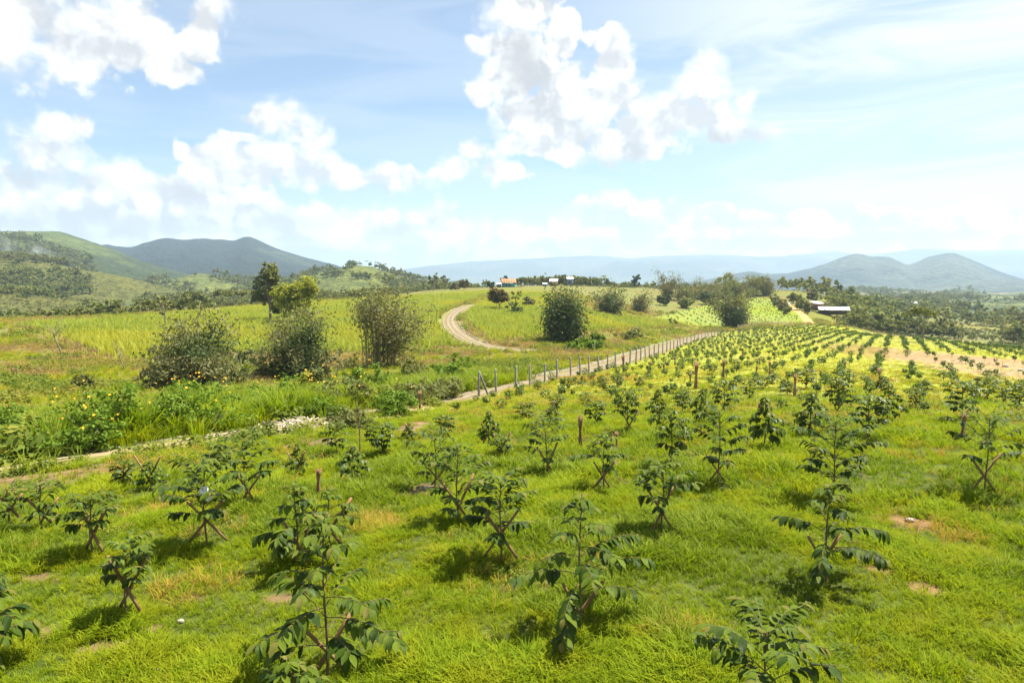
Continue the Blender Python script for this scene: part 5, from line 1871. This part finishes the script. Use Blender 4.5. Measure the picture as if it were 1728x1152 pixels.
for i, (px, base, top, wpx, mt, kind, n, lab, D) in enumerate(TREES):
    d0 = D or hit(px, base)[1]
    grow_tree('tree', lab, 'tree', px, base, top, wpx, mt, kind, n, leaf=float(np.clip(d0 * (.0042 if kind != 'sparse' else .0034), .22, 1.3)), seed=1100 + i, D=D, group='scattered trees', trunk_frac=(.12 if i < 3 else .3) if kind != 'tall' else .14)

# belt of scrub trees running right from the grove, above the shed
rgb = np.random.default_rng(44)
for i in range(16):
    px = 1305 + i * 8.3
    base = 512 + (i % 4) * 6 - (i > 11) * 4
    top = base - rgb.uniform(16, 28)
    grow_tree('tree', ('%s scrub tree in the belt behind the white-roofed sheds' % ['low olive', 'greyish', 'yellow-brown'][i % 3]), 'tree', px, base, top, rgb.uniform(16, 28), [OLIVELEAF, GREYGREEN, BAMBROWN][i % 3], 'bush', 700, leaf=1.1, seed=1200 + i,
              group='scrub trees above the shed')


def dead_tree(label, px, base, top, seed, lean=-.3):
    rg = np.random.default_rng(seed)
    x, y, z = hit(px, base)
    H = (base - top) / F * y
    root = link('bare_tree', None, loc=(x, y, z - .05), label=label, category='tree', group='leafless trees in the meadow')
    b = MB()
    t = np.linspace(0, 1, 7)
    st = np.stack([lean * H * (t ** 1.3) * .8 + .03 * H * np.sin(t * 6), .03 * H * np.cos(t * 5), H * .72 * t], 1)
    b.tube(st, np.linspace(.022 * H, .008 * H, 7), 6)
    link('trunk', b.mesh('trunk', BARK_GREY, True), root)
    for k in range(9):
        c = MB()
        f = rg.uniform(.6, 1)
        p = np.array([np.interp(f, t, st[:, i]) for i in range(3)])
        a = rg.uniform(0, 6.28)
        d = np.array([math.cos(a) * .7, math.sin(a) * .7, rg.uniform(.5, 1.1)])
        L = H * rg.uniform(.2, .36)
        tip = p + d * L
        c.tube([p, p + d * L * .5 + rg.normal(0, .02 * H, 3), tip], [.008 * H, .005 * H, .002 * H], 4)
        for j in range(4):
            q = p + d * L * rg.uniform(.4, 1)
            c.tube([q, q + (d + rg.normal(0, .6, 3)) * L * .4], [.003 * H, .0015 * H], 3)
        link('branch', c.mesh('branch', BARK_GREY, True), root)


dead_tree('bent leafless tree with a forked pale crown at the cane edge', 101, 602, 535, 1, -.12)
dead_tree('small leafless tree by the brown cane edge', 209, 628, 578, 2, -.14)

# palm on the skyline
rg = np.random.default_rng(9)
x, y, z = at(1018, 390)
H = z_of(1018, 464, 390) - z
root = link('palm_tree', None, loc=(x, y, z), label='slim palm standing above the skyline hedge', category='palm')
b = MB()
b.tube([(0, 0, 0), (.1, 0, H * .5), (0, 0, H * .88)], [.22, .17, .13], 6)
link('trunk', b.mesh('trunk', BARK_GREY), root)
for k in range(11):
    a = k * 2.4
    d = np.array([math.cos(a), math.sin(a), 0])
    s = np.array([-d[1], d[0], 0])
    up = rg.uniform(.2, 1.3)
    c = MB()
    t = np.linspace(0, 1, 6)
    pts = np.array([0, 0, H * .88]) + d * (2.0 * t)[:, None] + np.array([0, 0, 1.0]) * (2.0 * (up * t - .9 * t ** 2))[:, None]
    w = .42 * np.sin(np.pi * np.clip(t + .05, 0, 1)) + .03
    v = np.concatenate([pts - s * w[:, None] - np.array([0, 0, .15]), pts, pts + s * w[:, None] - np.array([0, 0, .15])])
    q = [(i, i + 1, 6 + i + 1, 6 + i) for i in range(5)] + [(6 + i, 7 + i, 13 + i, 12 + i) for i in range(5)]
    c.add(v, q)
    link('frond', c.mesh('frond', OLIVELEAF), root)

# ================================================================== woods and hedges too far off to count
def blob_tree(name, n, mat, seed, flat=1.0):
    rg = np.random.default_rng(seed)
    lobes = [(rg.normal(0, .22), rg.normal(0, .22), .35 + rg.uniform(0, .4) * flat, rg.uniform(.2, .34), rg.uniform(.2, .34), rg.uniform(.15, .28) * flat) for _ in range(7)]
    c, nr = clumped(rg, lobes, n, per=14, shell=.6)
    b = MB()
    b.leaves(c, nr, .17 * rg.uniform(.7, 1.4, n), .6, rg)
    return b.mesh(name, mat)


WOODLEAF = leaf_mat('woodland_leaf', [(0.085, 0.115, 0.036), (0.135, 0.165, 0.048), (0.21, 0.22, 0.07)], 0.6, 0.25, 0.25, None, 0.02, (0.15, 0.15, 0.055), per='OBJECT')
SCRUBLEAF = leaf_mat('scrub_leaf', [(0.12, 0.135, 0.035), (0.155, 0.165, 0.05), (0.20, 0.185, 0.07)], 0.6, 0.25, 0.25, None, 0.02, (0.09, 0.11, 0.04), per='OBJECT')
SRC_WOOD = [source('wood_tree_%d' % k, blob_tree('wood_tree', 170, WOODLEAF, 1500 + k)) for k in range(4)] + [source('scrub_%d' % k, blob_tree('scrub', 120, SCRUBLEAF, 1520 + k, .7)) for k in range(3)]


def hill_points(label, n, rg, tmin=-1.0, tmax=.12):
    X, Y, Z, t = HILLS[label]
    nu, nv = X.shape
    j0, j1 = np.searchsorted(t, tmin), min(np.searchsorted(t, tmax), nv - 2)
    fi, fj = rg.uniform(0, nu - 1.001, n), rg.uniform(j0, j1, n)
    i, j = fi.astype(int), fj.astype(int)
    a, b = fi - i, fj - j

    def L(A):
        return A[i, j] * (1 - a) * (1 - b) + A[i + 1, j] * a * (1 - b) + A[i, j + 1] * (1 - a) * b + A[i + 1, j + 1] * a * b
    P = np.stack([L(X), L(Y), L(Z)], 1)
    g = ground_z(P[:, 0], P[:, 1])
    return P[P[:, 2] > g + .5]


def build_woods():
    rg = np.random.default_rng(99)
    P, S, K = [], [], []

    def put(p, s, kinds):
        P.append(p)
        S.append(s)
        K.append(rg.choice(kinds, len(p)))
    # olive hill: clumps of trees, more on its near-left flank
    p = hill_points('olive hill dotted with dark trees before the big hill', 5200, rg)
    px, py = proj(*p.T)
    dn = fbm(p[:, 0] / 45, p[:, 1] / 45, 71, 4) + np.clip((120 - px) / 700, -.05, .12)
    m = dn > .60
    put(p[m], rg.uniform(5, 10, m.sum()), [0, 1, 2, 3])
    m2 = (~m) & (rg.random(len(p)) < .35)
    put(p[m2], rg.uniform(1.2, 2.6, m2.sum()), [4, 5, 6])
    p = hill_points('low yellowish scrub ridge behind the cane field', 3200, rg)
    dn = fbm(p[:, 0] / 30, p[:, 1] / 30, 73, 4)
    m = dn > .60
    put(p[m], rg.uniform(4, 8, m.sum()), [0, 1, 2, 3])
    m2 = (~m) & (rg.random(len(p)) < .5)
    put(p[m2], rg.uniform(1.2, 3, m2.sum()), [4, 5, 6])
    p = hill_points('big rounded green hill, wooded on its lower flank', 5200, rg)
    px, py = proj(*p.T)
    lowf = (py > 402 + np.maximum(0, px - 40) * .33 + 22 * (fbm(p[:, 0] / 120, p[:, 1] / 120, 75, 4) - .5)) & (px < 165)
    put(p[lowf], rg.uniform(8, 15, lowf.sum()), [0, 1, 2, 3])
    p = hill_points('pasture ridge with dark tree rows below the mountain', 3000, rg)
    m = fbm(p[:, 0] / 70, p[:, 1] / 50, 77, 4) > .57
    put(p[m], rg.uniform(7, 12, m.sum()), [0, 1, 2, 3])
    p = hill_points('green hill with brown terraces behind the plateau', 3600, rg)
    px, py = proj(*p.T)
    m = (fbm(p[:, 0] / 50, p[:, 1] / 40, 79, 4) + np.where((px > 640) & (py < 482), .12, 0) + np.where((px < 575) & (py > 480), .06, 0)) > .62
    put(p[m], rg.uniform(5, 10, m.sum()), [0, 1, 2, 3])
    p = hill_points('patchwork farmland ridge across the valley', 2600, rg)
    m = fbm(p[:, 0] / 90, p[:, 1] / 60, 81, 4) > .56
    put(p[m], rg.uniform(8, 13, m.sum()), [0, 1, 2, 3])
    # valley woods on the sun side and the valley floor on the other
    for n, r0, r1, a0, a1, smin, smax, thr in ((5200, 175, 420, .44, .84, 4, 9, .52), (5600, 420, 1300, .30, .84, 6, 12, .55), (3600, 215, 430, -.86, -.2, 3, 7, .46), (2600, 420, 900, -.5, -.02, 6, 10, .52),
                                                (1500, 330, 640, -.12, .36, 5, 9, .47)):
        x, y = polar_points(n, r0, r1, a0, a1, rg, .9)
        ok = ~inpoly(x, y, ORCH) & ~inpoly(x, y, HILLOCK) & ~inpoly(x, y, CANE_A) & ~inpoly(x, y, CANE_B)
        px, py = proj(x, y, ground_z(x, y))
        if a1 < .4 and a0 > -.2:
            ok &= (y > 400)
        d = fbm(x / 60, y / 60, 83, 4)
        m = ok & (d > thr)
        if a0 > .4:
            edge, _ = polydist(x, y, np.array(ORCH))
            m &= (edge > 6) & ~((px > 1350) & (px < 1440) & (py > 505) & (y < 300))
        z = ground_z(x, y)
        s = rg.uniform(smin, smax, len(x))
        # keep the plateau skyline low
        put(np.stack([x, y, z - .2], 1)[m], s[m] * (.7 if (a0 > -.2 and a1 < .4) else 1), [0, 1, 2, 3, 4, 5, 6])
        m2 = ok & ~m & (rg.random(len(x)) < .55)
        put(np.stack([x, y, z - .1], 1)[m2], s[m2] * .32, [4, 5, 6])
    P, S, K = np.concatenate(P), np.concatenate(S), np.concatenate(K)
    print('wood instances', len(P))
    scatter('distant_woods', SRC_WOOD, P, np.stack([S, S, S * rg.uniform(.75, 1.15, len(S))], 1), rg.uniform(0, 6.28, len(P)), K, 'dark woods and scrub spread over the hills and the valley', seed=9)
    # hedge behind the houses
    q = []
    for px in np.arange(895, 1012, 1.6):
        x, y, z = at(px + rg.normal(0, 1), 405 + rg.uniform(-8, 8))
        q.append((x, y, z - .3))
    q = np.array(q)
    s = rg.uniform(4.5, 7.0, len(q))
    scatter('hedgerow', SRC_WOOD[:4], q, s, rg.uniform(0, 6.28, len(q)), rg.integers(0, 4, len(q)), 'dark hedge of trees on the skyline behind the houses', seed=10)


build_woods()

# ================================================================== fence posts
pl = np.array([hit(*p)[:2] for p in POST_PX])
sl = np.concatenate([[0], np.cumsum(np.hypot(*np.diff(fence_line, axis=0).T))])
post_b = MB()
hw = .065
v = []
for zz, w in ((-.2, hw), (1.55, hw * .92), (1.60, hw * .7)):
    v += [(-w, -w, zz), (w, -w, zz), (w, w, zz), (-w, w, zz)]
post_b.add(v, [(i * 4 + j, i * 4 + (j + 1) % 4, (i + 1) * 4 + (j + 1) % 4, (i + 1) * 4 + j) for i in range(2) for j in range(4)] + [(8, 9, 10, 11)])
post_me = post_b.mesh('post', concrete_mat)
rgp = np.random.default_rng(12)
first = None
for i, (px, base) in enumerate(POST_PX):
    x, y, z = hit(px, base)
    ORD = ['', 'second', 'third', 'fourth', 'fifth', 'sixth', 'seventh', 'eighth', 'ninth', '', 'eleventh', 'twelfth', 'thirteenth', 'fourteenth', 'fifteenth', 'sixteenth']
    lab = ORD[i] + ' grey concrete fence post, counted from the braced first one' if i < 16 else 'slim concrete fence post of the far row where the dirt road narrows'
    if i == 0:
        lab = 'first grey concrete fence post, propped by a leaning brace'
    elif i == 9:
        lab = 'leaning grey concrete fence post tilted along the dirt road row'
    o = link('fence_post', post_me, loc=(x, y, z), rot=(rgp.normal(0, .025), -.10 if i == 9 else rgp.normal(0, .025), rgp.uniform(-.3, .3)), scale=(1, 1, rgp.uniform(.93, 1.06)), label=lab, category='fence post',
             group='concrete fence posts along the dirt road')
x, y, z = hit(*POST_PX[0])
b = MB()
b.tube([(.62, .1, -.1), (.31, .06, .72), (.03, .02, 1.5)], [.06, .06, .055], 4)
link('brace_post', b.mesh('brace_post', plain_mat('dark_stained_concrete', (.16, .15, .13), (.10, .09, .08), 5, .9, .2, .4, .01)), loc=(x, y, z), label='dark slanting brace leaning against the first fence post', category='fence post')
# timber rail fence and thin posts continuing past the clump
RAILS = [(1245, 556, 6), (1265, 553, 8), (1290, 551, 10), (1313, 549, 12), (1335, 547, 8)]
wood_rail = plain_mat('weathered_rail', (.36, .28, .19), (.22, .17, .11), 4, .9, .15, .4, .01)
prev = None
root = None
xs0 = hit(RAILS[0][0], RAILS[0][1])
root = link('rail_fence', None, loc=xs0, label='rough timber rail fence past the end of the concrete posts', category='fence')
for px, py, hpx in RAILS:
    p = np.array(hit(px, py)) - np.array(xs0)
    h = max(1.3, hpx / F * (p[1] + xs0[1]))
    b = MB()
    b.tube([p + (0, 0, -.1), p + (0, 0, h)], [.09, .08], 5)
    link('post', b.mesh('post', wood_rail), root)
    if prev is not None:
        for hh in (.55, 1.0):
            c = MB()
            c.tube([prev + (0, 0, hh), (prev + p) / 2 + (0, 0, hh + .05), p + (0, 0, hh)], [.055] * 3, 4)
            link('rail', c.mesh('rail', wood_rail), root)
    prev = p
# thin wooden pegs among the young plants on the far side of the road
for i, (px, py) in enumerate([(938, 602), (900, 600), (930, 592), (1155, 588 - 20), (884, 607), (955, 598), (1000, 595), (1040, 585), (860, 612), (823, 618)]):
    x, y, z = hit(px, py)
    b = MB()
    b.tube([(0, 0, -.1), (.03, 0, .6), (0, .02, 1.15)], [.045, .04, .03], 5)
    link('wooden_peg', b.mesh('wooden_peg', wood_rail), loc=(x, y, z), label='thin wooden peg among the weeds across the dirt road', category='post', group='wooden pegs across the dirt road')

# ================================================================== pile of pale sticks, fallen poles, straw
rg = np.random.default_rng(31)
x, y, z = hit(520, 719)
root = link('stick_pile', None, loc=(x, y, z), label='heap of bleached white sticks beside the grassy track', category='stick pile')
stick_me = []
for k in range(6):
    b = MB()
    L = rg.uniform(.7, 1.3)
    t = np.linspace(-.5, .5, 4)
    b.tube(np.stack([L * t, .03 * np.sin(t * 5 + k), .02 * np.cos(t * 7)], 1), [.016, .021, .019, .012], 5)
    stick_me.append(b.mesh('stick', PALEWOOD, True))
for k in range(230):
    a, q = rg.uniform(0, 6.28), rg.random() ** .6
    ox, oy = 1.25 * q * math.cos(a), .8 * q * math.sin(a)
    hgt = .26 * (1 - q ** 1.5) * rg.random() ** .5 + .03
    o = link('stick', stick_me[k % 6], root, loc=(ox, oy, float(ground_z(x + ox, y + oy)) - z + hgt), rot=(0, rg.normal(0, .13), rg.normal(-.9, .6)))
for k in range(14):
    o = link('stick', stick_me[k % 6], root, loc=(-1.55 + rg.normal(0, .2), -.25 + rg.normal(0, .25), float(ground_z(x - 1.5, y - .2)) - z + .06), rot=(0, rg.normal(0, .2), rg.normal(-.9, .4)))

GREYWOOD = plain_mat('grey_weathered_wood', (.34, .30, .23), (.22, .19, .14), 5, .9, .15, .4, .01)
POLES = [(345, 742, 440, 727, 'long pale fallen pole lying nearest the largest bush'), (300, 748, 372, 735, 'grey fallen pole along the kerb by the blade grass'), (410, 736, 495, 728, 'thin pale pole lying before the stick heap'),
         (60, 786, 140, 772, 'weathered pole lying along the track over the red soil'), (590, 704, 640, 694, 'pale fallen pole lying above the straw')]
for px0, py0, px1, py1, lab in POLES:
    p0, p1 = np.array(hit(px0, py0)), np.array(hit(px1, py1))
    b = MB()
    m = (p0 + p1) / 2
    m[2] = float(ground_z(m[0], m[1]))
    up = np.array([0, 0, .06])
    b.tube([p0 + up - p0, (p0 * .75 + p1 * .25) + up * 1.3 - p0, m + up * 1.6 - p0, p1 + up - p0], [.032, .036, .032, .025], 6)
    link('fallen_pole', b.mesh('fallen_pole', GREYWOOD, True), loc=tuple(p0), label=lab, category='pole')
# straw scattered round the frond bundle at the track
STRAW = leaf_mat('straw', [(0.46, 0.36, 0.20), (0.38, 0.27, 0.14), (0.54, 0.45, 0.30)], 0.85, 0.1, 0.15, (1, 1, .9))
n = 2600
b = MB()
cs = []
for px, py, k in ((690, 692, 800), (640, 703, 500), (560, 722, 300), (1640, 612, 700), (1700, 630, 300)):
    c = hit(px, py)
    a, q = rg.uniform(0, 6.28, k), np.sqrt(rg.random(k))
    w = 42 / F * c[1]
    cs.append(np.stack([c[0] + w * q * np.cos(a), c[1] + w * 1.6 * q * np.sin(a)], 1))
cs = np.concatenate(cs)
cz = ground_z(cs[:, 0], cs[:, 1]) + rg.uniform(.01, .12, len(cs))
b.leaves(np.stack([cs[:, 0], cs[:, 1], cz], 1), np.array([0, 0, 1.0]) + rg.normal(size=(len(cs), 3)) * .35, np.clip(cs[:, 1] * .012, .3, .7) * rg.uniform(.5, 1.2, len(cs)), .09, rg)
link('straw', b.mesh('straw', STRAW), kind='stuff', label='pale straw strewn over the bare soil')
# tall bare pole and smaller upright poles
for px, base, top, lab in ((606, 776, 672, 'tall thin bare pole standing beside the V-staked coffee tree'), (1048, 790, 772, None)):
    if lab is None:
        continue
    x, y, z = hit(px, base)
    H = (base - top) / F * y
    b = MB()
    t = np.linspace(0, 1, 6)
    b.tube(np.stack([.03 * np.sin(t * 4), .02 * np.cos(t * 3), H * t], 1), np.linspace(.02, .008, 6), 5)
    for k in range(7):
        zz = rg.uniform(.3, .9) * H
        a = rg.uniform(0, 6.28)
        b.tube([(0, 0, zz), (.12 * math.cos(a), .12 * math.sin(a), zz + .16)], [.006, .003], 3)
    link('bare_pole', b.mesh('bare_pole', BARK, True), loc=(x, y, z), label=lab, category='pole')

# white scrap caught in a sapling
x, y, z = hit(348, 925)
H = (925 - 778) / F * y
m, N = new_mat('white_plastic_film')
scrap_m = finish(m, N, bsdf(N, (.82, .82, .80), .4, .4))
b = MB()
g = 7
u, w = np.meshgrid(np.linspace(-.5, .5, g), np.linspace(-.5, .5, g), indexing='ij')
v = np.stack([u * .17 + .02 * np.sin(w * 9), .05 * np.sin(u * 8) * np.cos(w * 7) - .02, w * .16 + .03 * np.cos(u * 11)], -1).reshape(-1, 3)
i, j = np.meshgrid(np.arange(g - 1), np.arange(g - 1), indexing='ij')
b.add(v, np.stack([i * g + j, i * g + j + 1, (i + 1) * g + j + 1, (i + 1) * g + j], -1).reshape(-1, 4))
link('plastic_scrap', b.mesh('plastic_scrap', scrap_m, True), loc=(x + 13 / F * y, y - .14, z + H * .72), rot=(.4, .5, .2), label='crumpled white plastic scrap caught in a coffee tree', category='litter')
# pale stones and litter in the grass
STONE = plain_mat('pale_stone', (.36, .33, .28), (.24, .21, .18), 8, .9, .2, .5, .01)
for k, (px, py, w, lab) in enumerate([(305, 1050, 14, 'pale stone in the grass right of the largest X of stakes'), (262, 1132, 12, 'pale stone at the bare soil near the bottom edge'), (1535, 880, 16, 'tan stone on the small bare patch before the dry yellow grass'),
                                      (720, 826, 14, 'tan stone on the bare spot left of the dense dark pair'), (1696, 619, 10, 'white stone on the strip of bare brown soil'), (1722, 626, 9, 'second white stone on the brown soil strip, at the photo edge'),
                                      (1370, 594, 4, 'small white object lying between the far rows'), (1556, 577, 6, 'white lump under the flat-topped tree')]):
    x, y, z = hit(px, py)
    r = w / F * y / 2
    bm_ = MB()
    nu, nv = 8, 5
    vs = [(0, 0, -1)]
    for a in range(1, nv):
        for c_ in range(nu):
            th, ph = math.pi * a / nv, 2 * math.pi * c_ / nu
            q = 1 + .25 * math.sin(3 * ph + k) * math.sin(2 * th + k)
            vs.append((q * math.sin(th) * math.cos(ph), q * .8 * math.sin(th) * math.sin(ph), -math.cos(th)))
    vs.append((0, 0, 1))
    vs = np.array(vs) * np.array([r, r, r * .55])
    tq = [(1 + a * nu + c_, 1 + a * nu + (c_ + 1) % nu, 1 + (a + 1) * nu + (c_ + 1) % nu, 1 + (a + 1) * nu + c_) for a in range(nv - 2) for c_ in range(nu)]
    tt = [(0, 1 + (c_ + 1) % nu, 1 + c_) for c_ in range(nu)] + [(len(vs) - 1, 1 + (nv - 2) * nu + c_, 1 + (nv - 2) * nu + (c_ + 1) % nu) for c_ in range(nu)]
    bm_.add(vs, tq, tt)
    link('stone', bm_.mesh('stone', STONE), loc=(x, y, z + r * .35), label=lab, category='stone')


# ================================================================== far buildings
def corrugated(name, col1, col2):
    m, N = new_mat(name)
    tco = N.n('ShaderNodeTexCoord').outputs['Object']
    n = N.noise(tco, 0.9, 5.0, 0.65)
    return finish(m, N, bsdf(N, N.mix(N.mr(n, .35, .65), col1, col2), .6, .3))


RUST = corrugated('rusty_sheet', (.38, .10, .035), (.42, .19, .09))
WHITE_SHEET = corrugated('white_sheet', (.80, .80, .78), (.66, .66, .64))
TEAL = plain_mat('teal_painted_board', (.05, .22, .21), (.08, .28, .26), 3, .7, .2, .2, .01)
BOARD = plain_mat('brown_board', (.20, .13, .085), (.14, .09, .06), 3, .85, .15, .3, .01)
BLUE = plain_mat('blue_painted_wall', (.10, .17, .30), (.13, .20, .34), 3, .7, .2, .2, .01)
DARKP = plain_mat('dark_opening', (.02, .02, .02), (.03, .03, .03), 3, .9, .1, 0, .01)


def house(px, D, wpx, hwall, hroof, depth, roofm, wallm, label, yaw=0.0, slope='gable', windows=2, door=True, open_side=False, z_off=0.0, name='house', cat='house'):
    x, y, z = at(px, D)
    w = wpx / F * D
    root = link(name, None, loc=(x, y, z + z_off), rot=(0, 0, yaw), label=label, category=cat)
    if not open_side:
        b = MB()
        b.box((0, 0, hwall / 2 - .3), (w * .86, depth * .86, hwall + .6))
        wall = link('wall', b.mesh('wall', wallm), root)
        for k in range(windows):
            cx = (-.5 + (k + 1) / (windows + 1)) * w * .8
            c = MB()
            c.box((cx, -depth * .43 - .03, hwall * .6), (w * .13, .06, hwall * .36))
            fr = link('window', c.mesh('window', DARKP), root)
            c = MB()
            c.box((cx, -depth * .43 - .08, hwall * .6 - hwall * .2), (w * .15, .1, .08))
            link('sill', c.mesh('sill', wallm), fr)
        if door:
            c = MB()
            c.box((w * .02, -depth * .43 - .04, hwall * .42), (.9, .06, hwall * .84))
            link('door', c.mesh('door', BOARD), root)
    else:
        for sx in (-1, -.33, .33, 1):
            for sy in (-1, 1):
                c = MB()
                c.box((sx * w * .46, sy * depth * .42, hwall / 2 - .3), (.16, .16, hwall + .6))
                link('post', c.mesh('post', BOARD), root)
        c = MB()
        c.box((0, depth * .43, hwall * .4), (w * .92, .08, hwall * .8))
        link('back_wall', c.mesh('back_wall', wallm), root)
    for sg in ((-1, 1) if slope == 'gable' else (0,)):
        npan = 6
        for k in range(npan):
            c = MB()
            x0 = -w / 2 + w * k / npan
            x1 = x0 + w / npan + .03
            dz = .025 * (k % 2)
            if slope == 'gable':
                ya, yb, za, zb = sg * depth * .54, 0, hwall - .1, hwall + hroof
            else:
                ya, yb, za, zb = -depth * .54, depth * .54, hwall - .05, hwall + hroof
            c.add([(x0, ya, za + dz), (x1, ya, za + dz), (x1, yb, zb + dz), (x0, yb, zb + dz), (x0, ya, za + dz + .06), (x1, ya, za + dz + .06), (x1, yb, zb + dz + .06), (x0, yb, zb + dz + .06)],
                  [(0, 1, 2, 3), (4, 5, 6, 7), (0, 1, 5, 4), (1, 2, 6, 5), (2, 3, 7, 6), (3, 0, 4, 7)])
            link('roof_sheet', c.mesh('roof_sheet', roofm), root)
    return root


house(858, 352, 25, 2.3, 1.9, 6.5, RUST, TEAL, 'small teal-walled house under a rusty orange sheet roof', yaw=.05)
house(842, 356, 8, 1.6, .5, 3, WHITE_SHEET, BOARD, 'tiny white-roofed lean-to at the rusty-roofed house', slope='lean', windows=1, door=False, name='shed', cat='shed')
house(934, 372, 14, 2.6, 1.3, 6, WHITE_SHEET, BOARD, 'low house with a pale white roof before the hedge', yaw=-.15)
house(961, 380, 12, 3.9, .8, 5, WHITE_SHEET, BLUE, 'two-storey blue-fronted house with a white roof edge', slope='lean', windows=2)
house(919, 368, 8, 1.3, .5, 3, WHITE_SHEET, BLUE, 'squat blue and white shelter at the field edge', slope='lean', windows=1, door=False, name='shelter', cat='shed')
x_ = hit(1405, 534)
print('shed', x_)
house(1404, x_[1], 48, 2.2, 1.0, 7, WHITE_SHEET, BOARD, 'long open shed with a bright white sheet roof', yaw=-.35, open_side=True, name='shed', cat='shed', z_off=0.6)
house(1376, x_[1] + 6, 15, 2.2, .7, 5, WHITE_SHEET, BOARD, 'small white-roofed shed next to the long open one', slope='lean', windows=1, name='shed', cat='shed', z_off=1.2)
house(1537, 640, 11, 3, 1.6, 7, WHITE_SHEET, BOARD, 'lone white-roofed farmhouse down in the valley', windows=2, z_off=2.5)
# white sack by the orange track
x, y, z = hit(1331, 517)
b = MB()
b.tube([(0, 0, -.1), (.05, 0, .5), (.1, 0, 1.1), (.12, 0, 1.6)], [.5, .62, .5, .2], 8)
link('white_sack', b.mesh('white_sack', scrap_m, True), loc=(x, y, z), label='white sack-like bundle beside the orange earth track', category='sack')

# ================================================================== smoke rising on the wooded hill
def smoke(px, py, D, w, h, d, dens, label, seed, tilt):
    x, y = (px - 864) / F * D, D
    z = z_of(px, py, D)
    m, N = new_mat('blue_smoke')
    tco = N.n('ShaderNodeTexCoord').outputs['Object']
    ln = N.vm('LENGTH', tco)
    n = N.noise(N.vm('ADD', N.vm('MULTIPLY', tco, (1, 1, .6)), (seed, 0, 0)), 2.2, 5.0, 0.6)
    f = N.math('MULTIPLY', N.mr(ln, 1.0, .15), N.mr(n, .42, .75))
    pv = N.n('ShaderNodeVolumePrincipled')
    pv.inputs['Color'].default_value = (.86, .93, 1, 1)
    N.l(N.math('MULTIPLY', f, dens), pv.inputs['Density'])
    o = N.n('ShaderNodeOutputMaterial')
    N.l(pv.outputs[0], o.inputs['Volume'])
    b = MB()
    nu, nv = 14, 8
    vs, q = [], []
    for a in range(nv + 1):
        for c_ in range(nu):
            th, ph = math.pi * a / nv, 2 * math.pi * c_ / nu
            vs.append((math.sin(th) * math.cos(ph), math.sin(th) * math.sin(ph), -math.cos(th)))
    for a in range(nv):
        for c_ in range(nu):
            q.append((a * nu + c_, a * nu + (c_ + 1) % nu, (a + 1) * nu + (c_ + 1) % nu, (a + 1) * nu + c_))
    b.add(vs, q)
    link('smoke', b.mesh('smoke', m), loc=(x, y, z), rot=(0, tilt, 0), scale=(w, d, h), kind='stuff', label=label)


smoke(78, 432, 900, 15, 26, 14, .055, 'bluish smoke drifting up behind the olive hill', 1, -.9)
smoke(18, 422, 920, 22, 24, 14, .035, 'second faint smoke cloud against the big hill', 5, -.7)
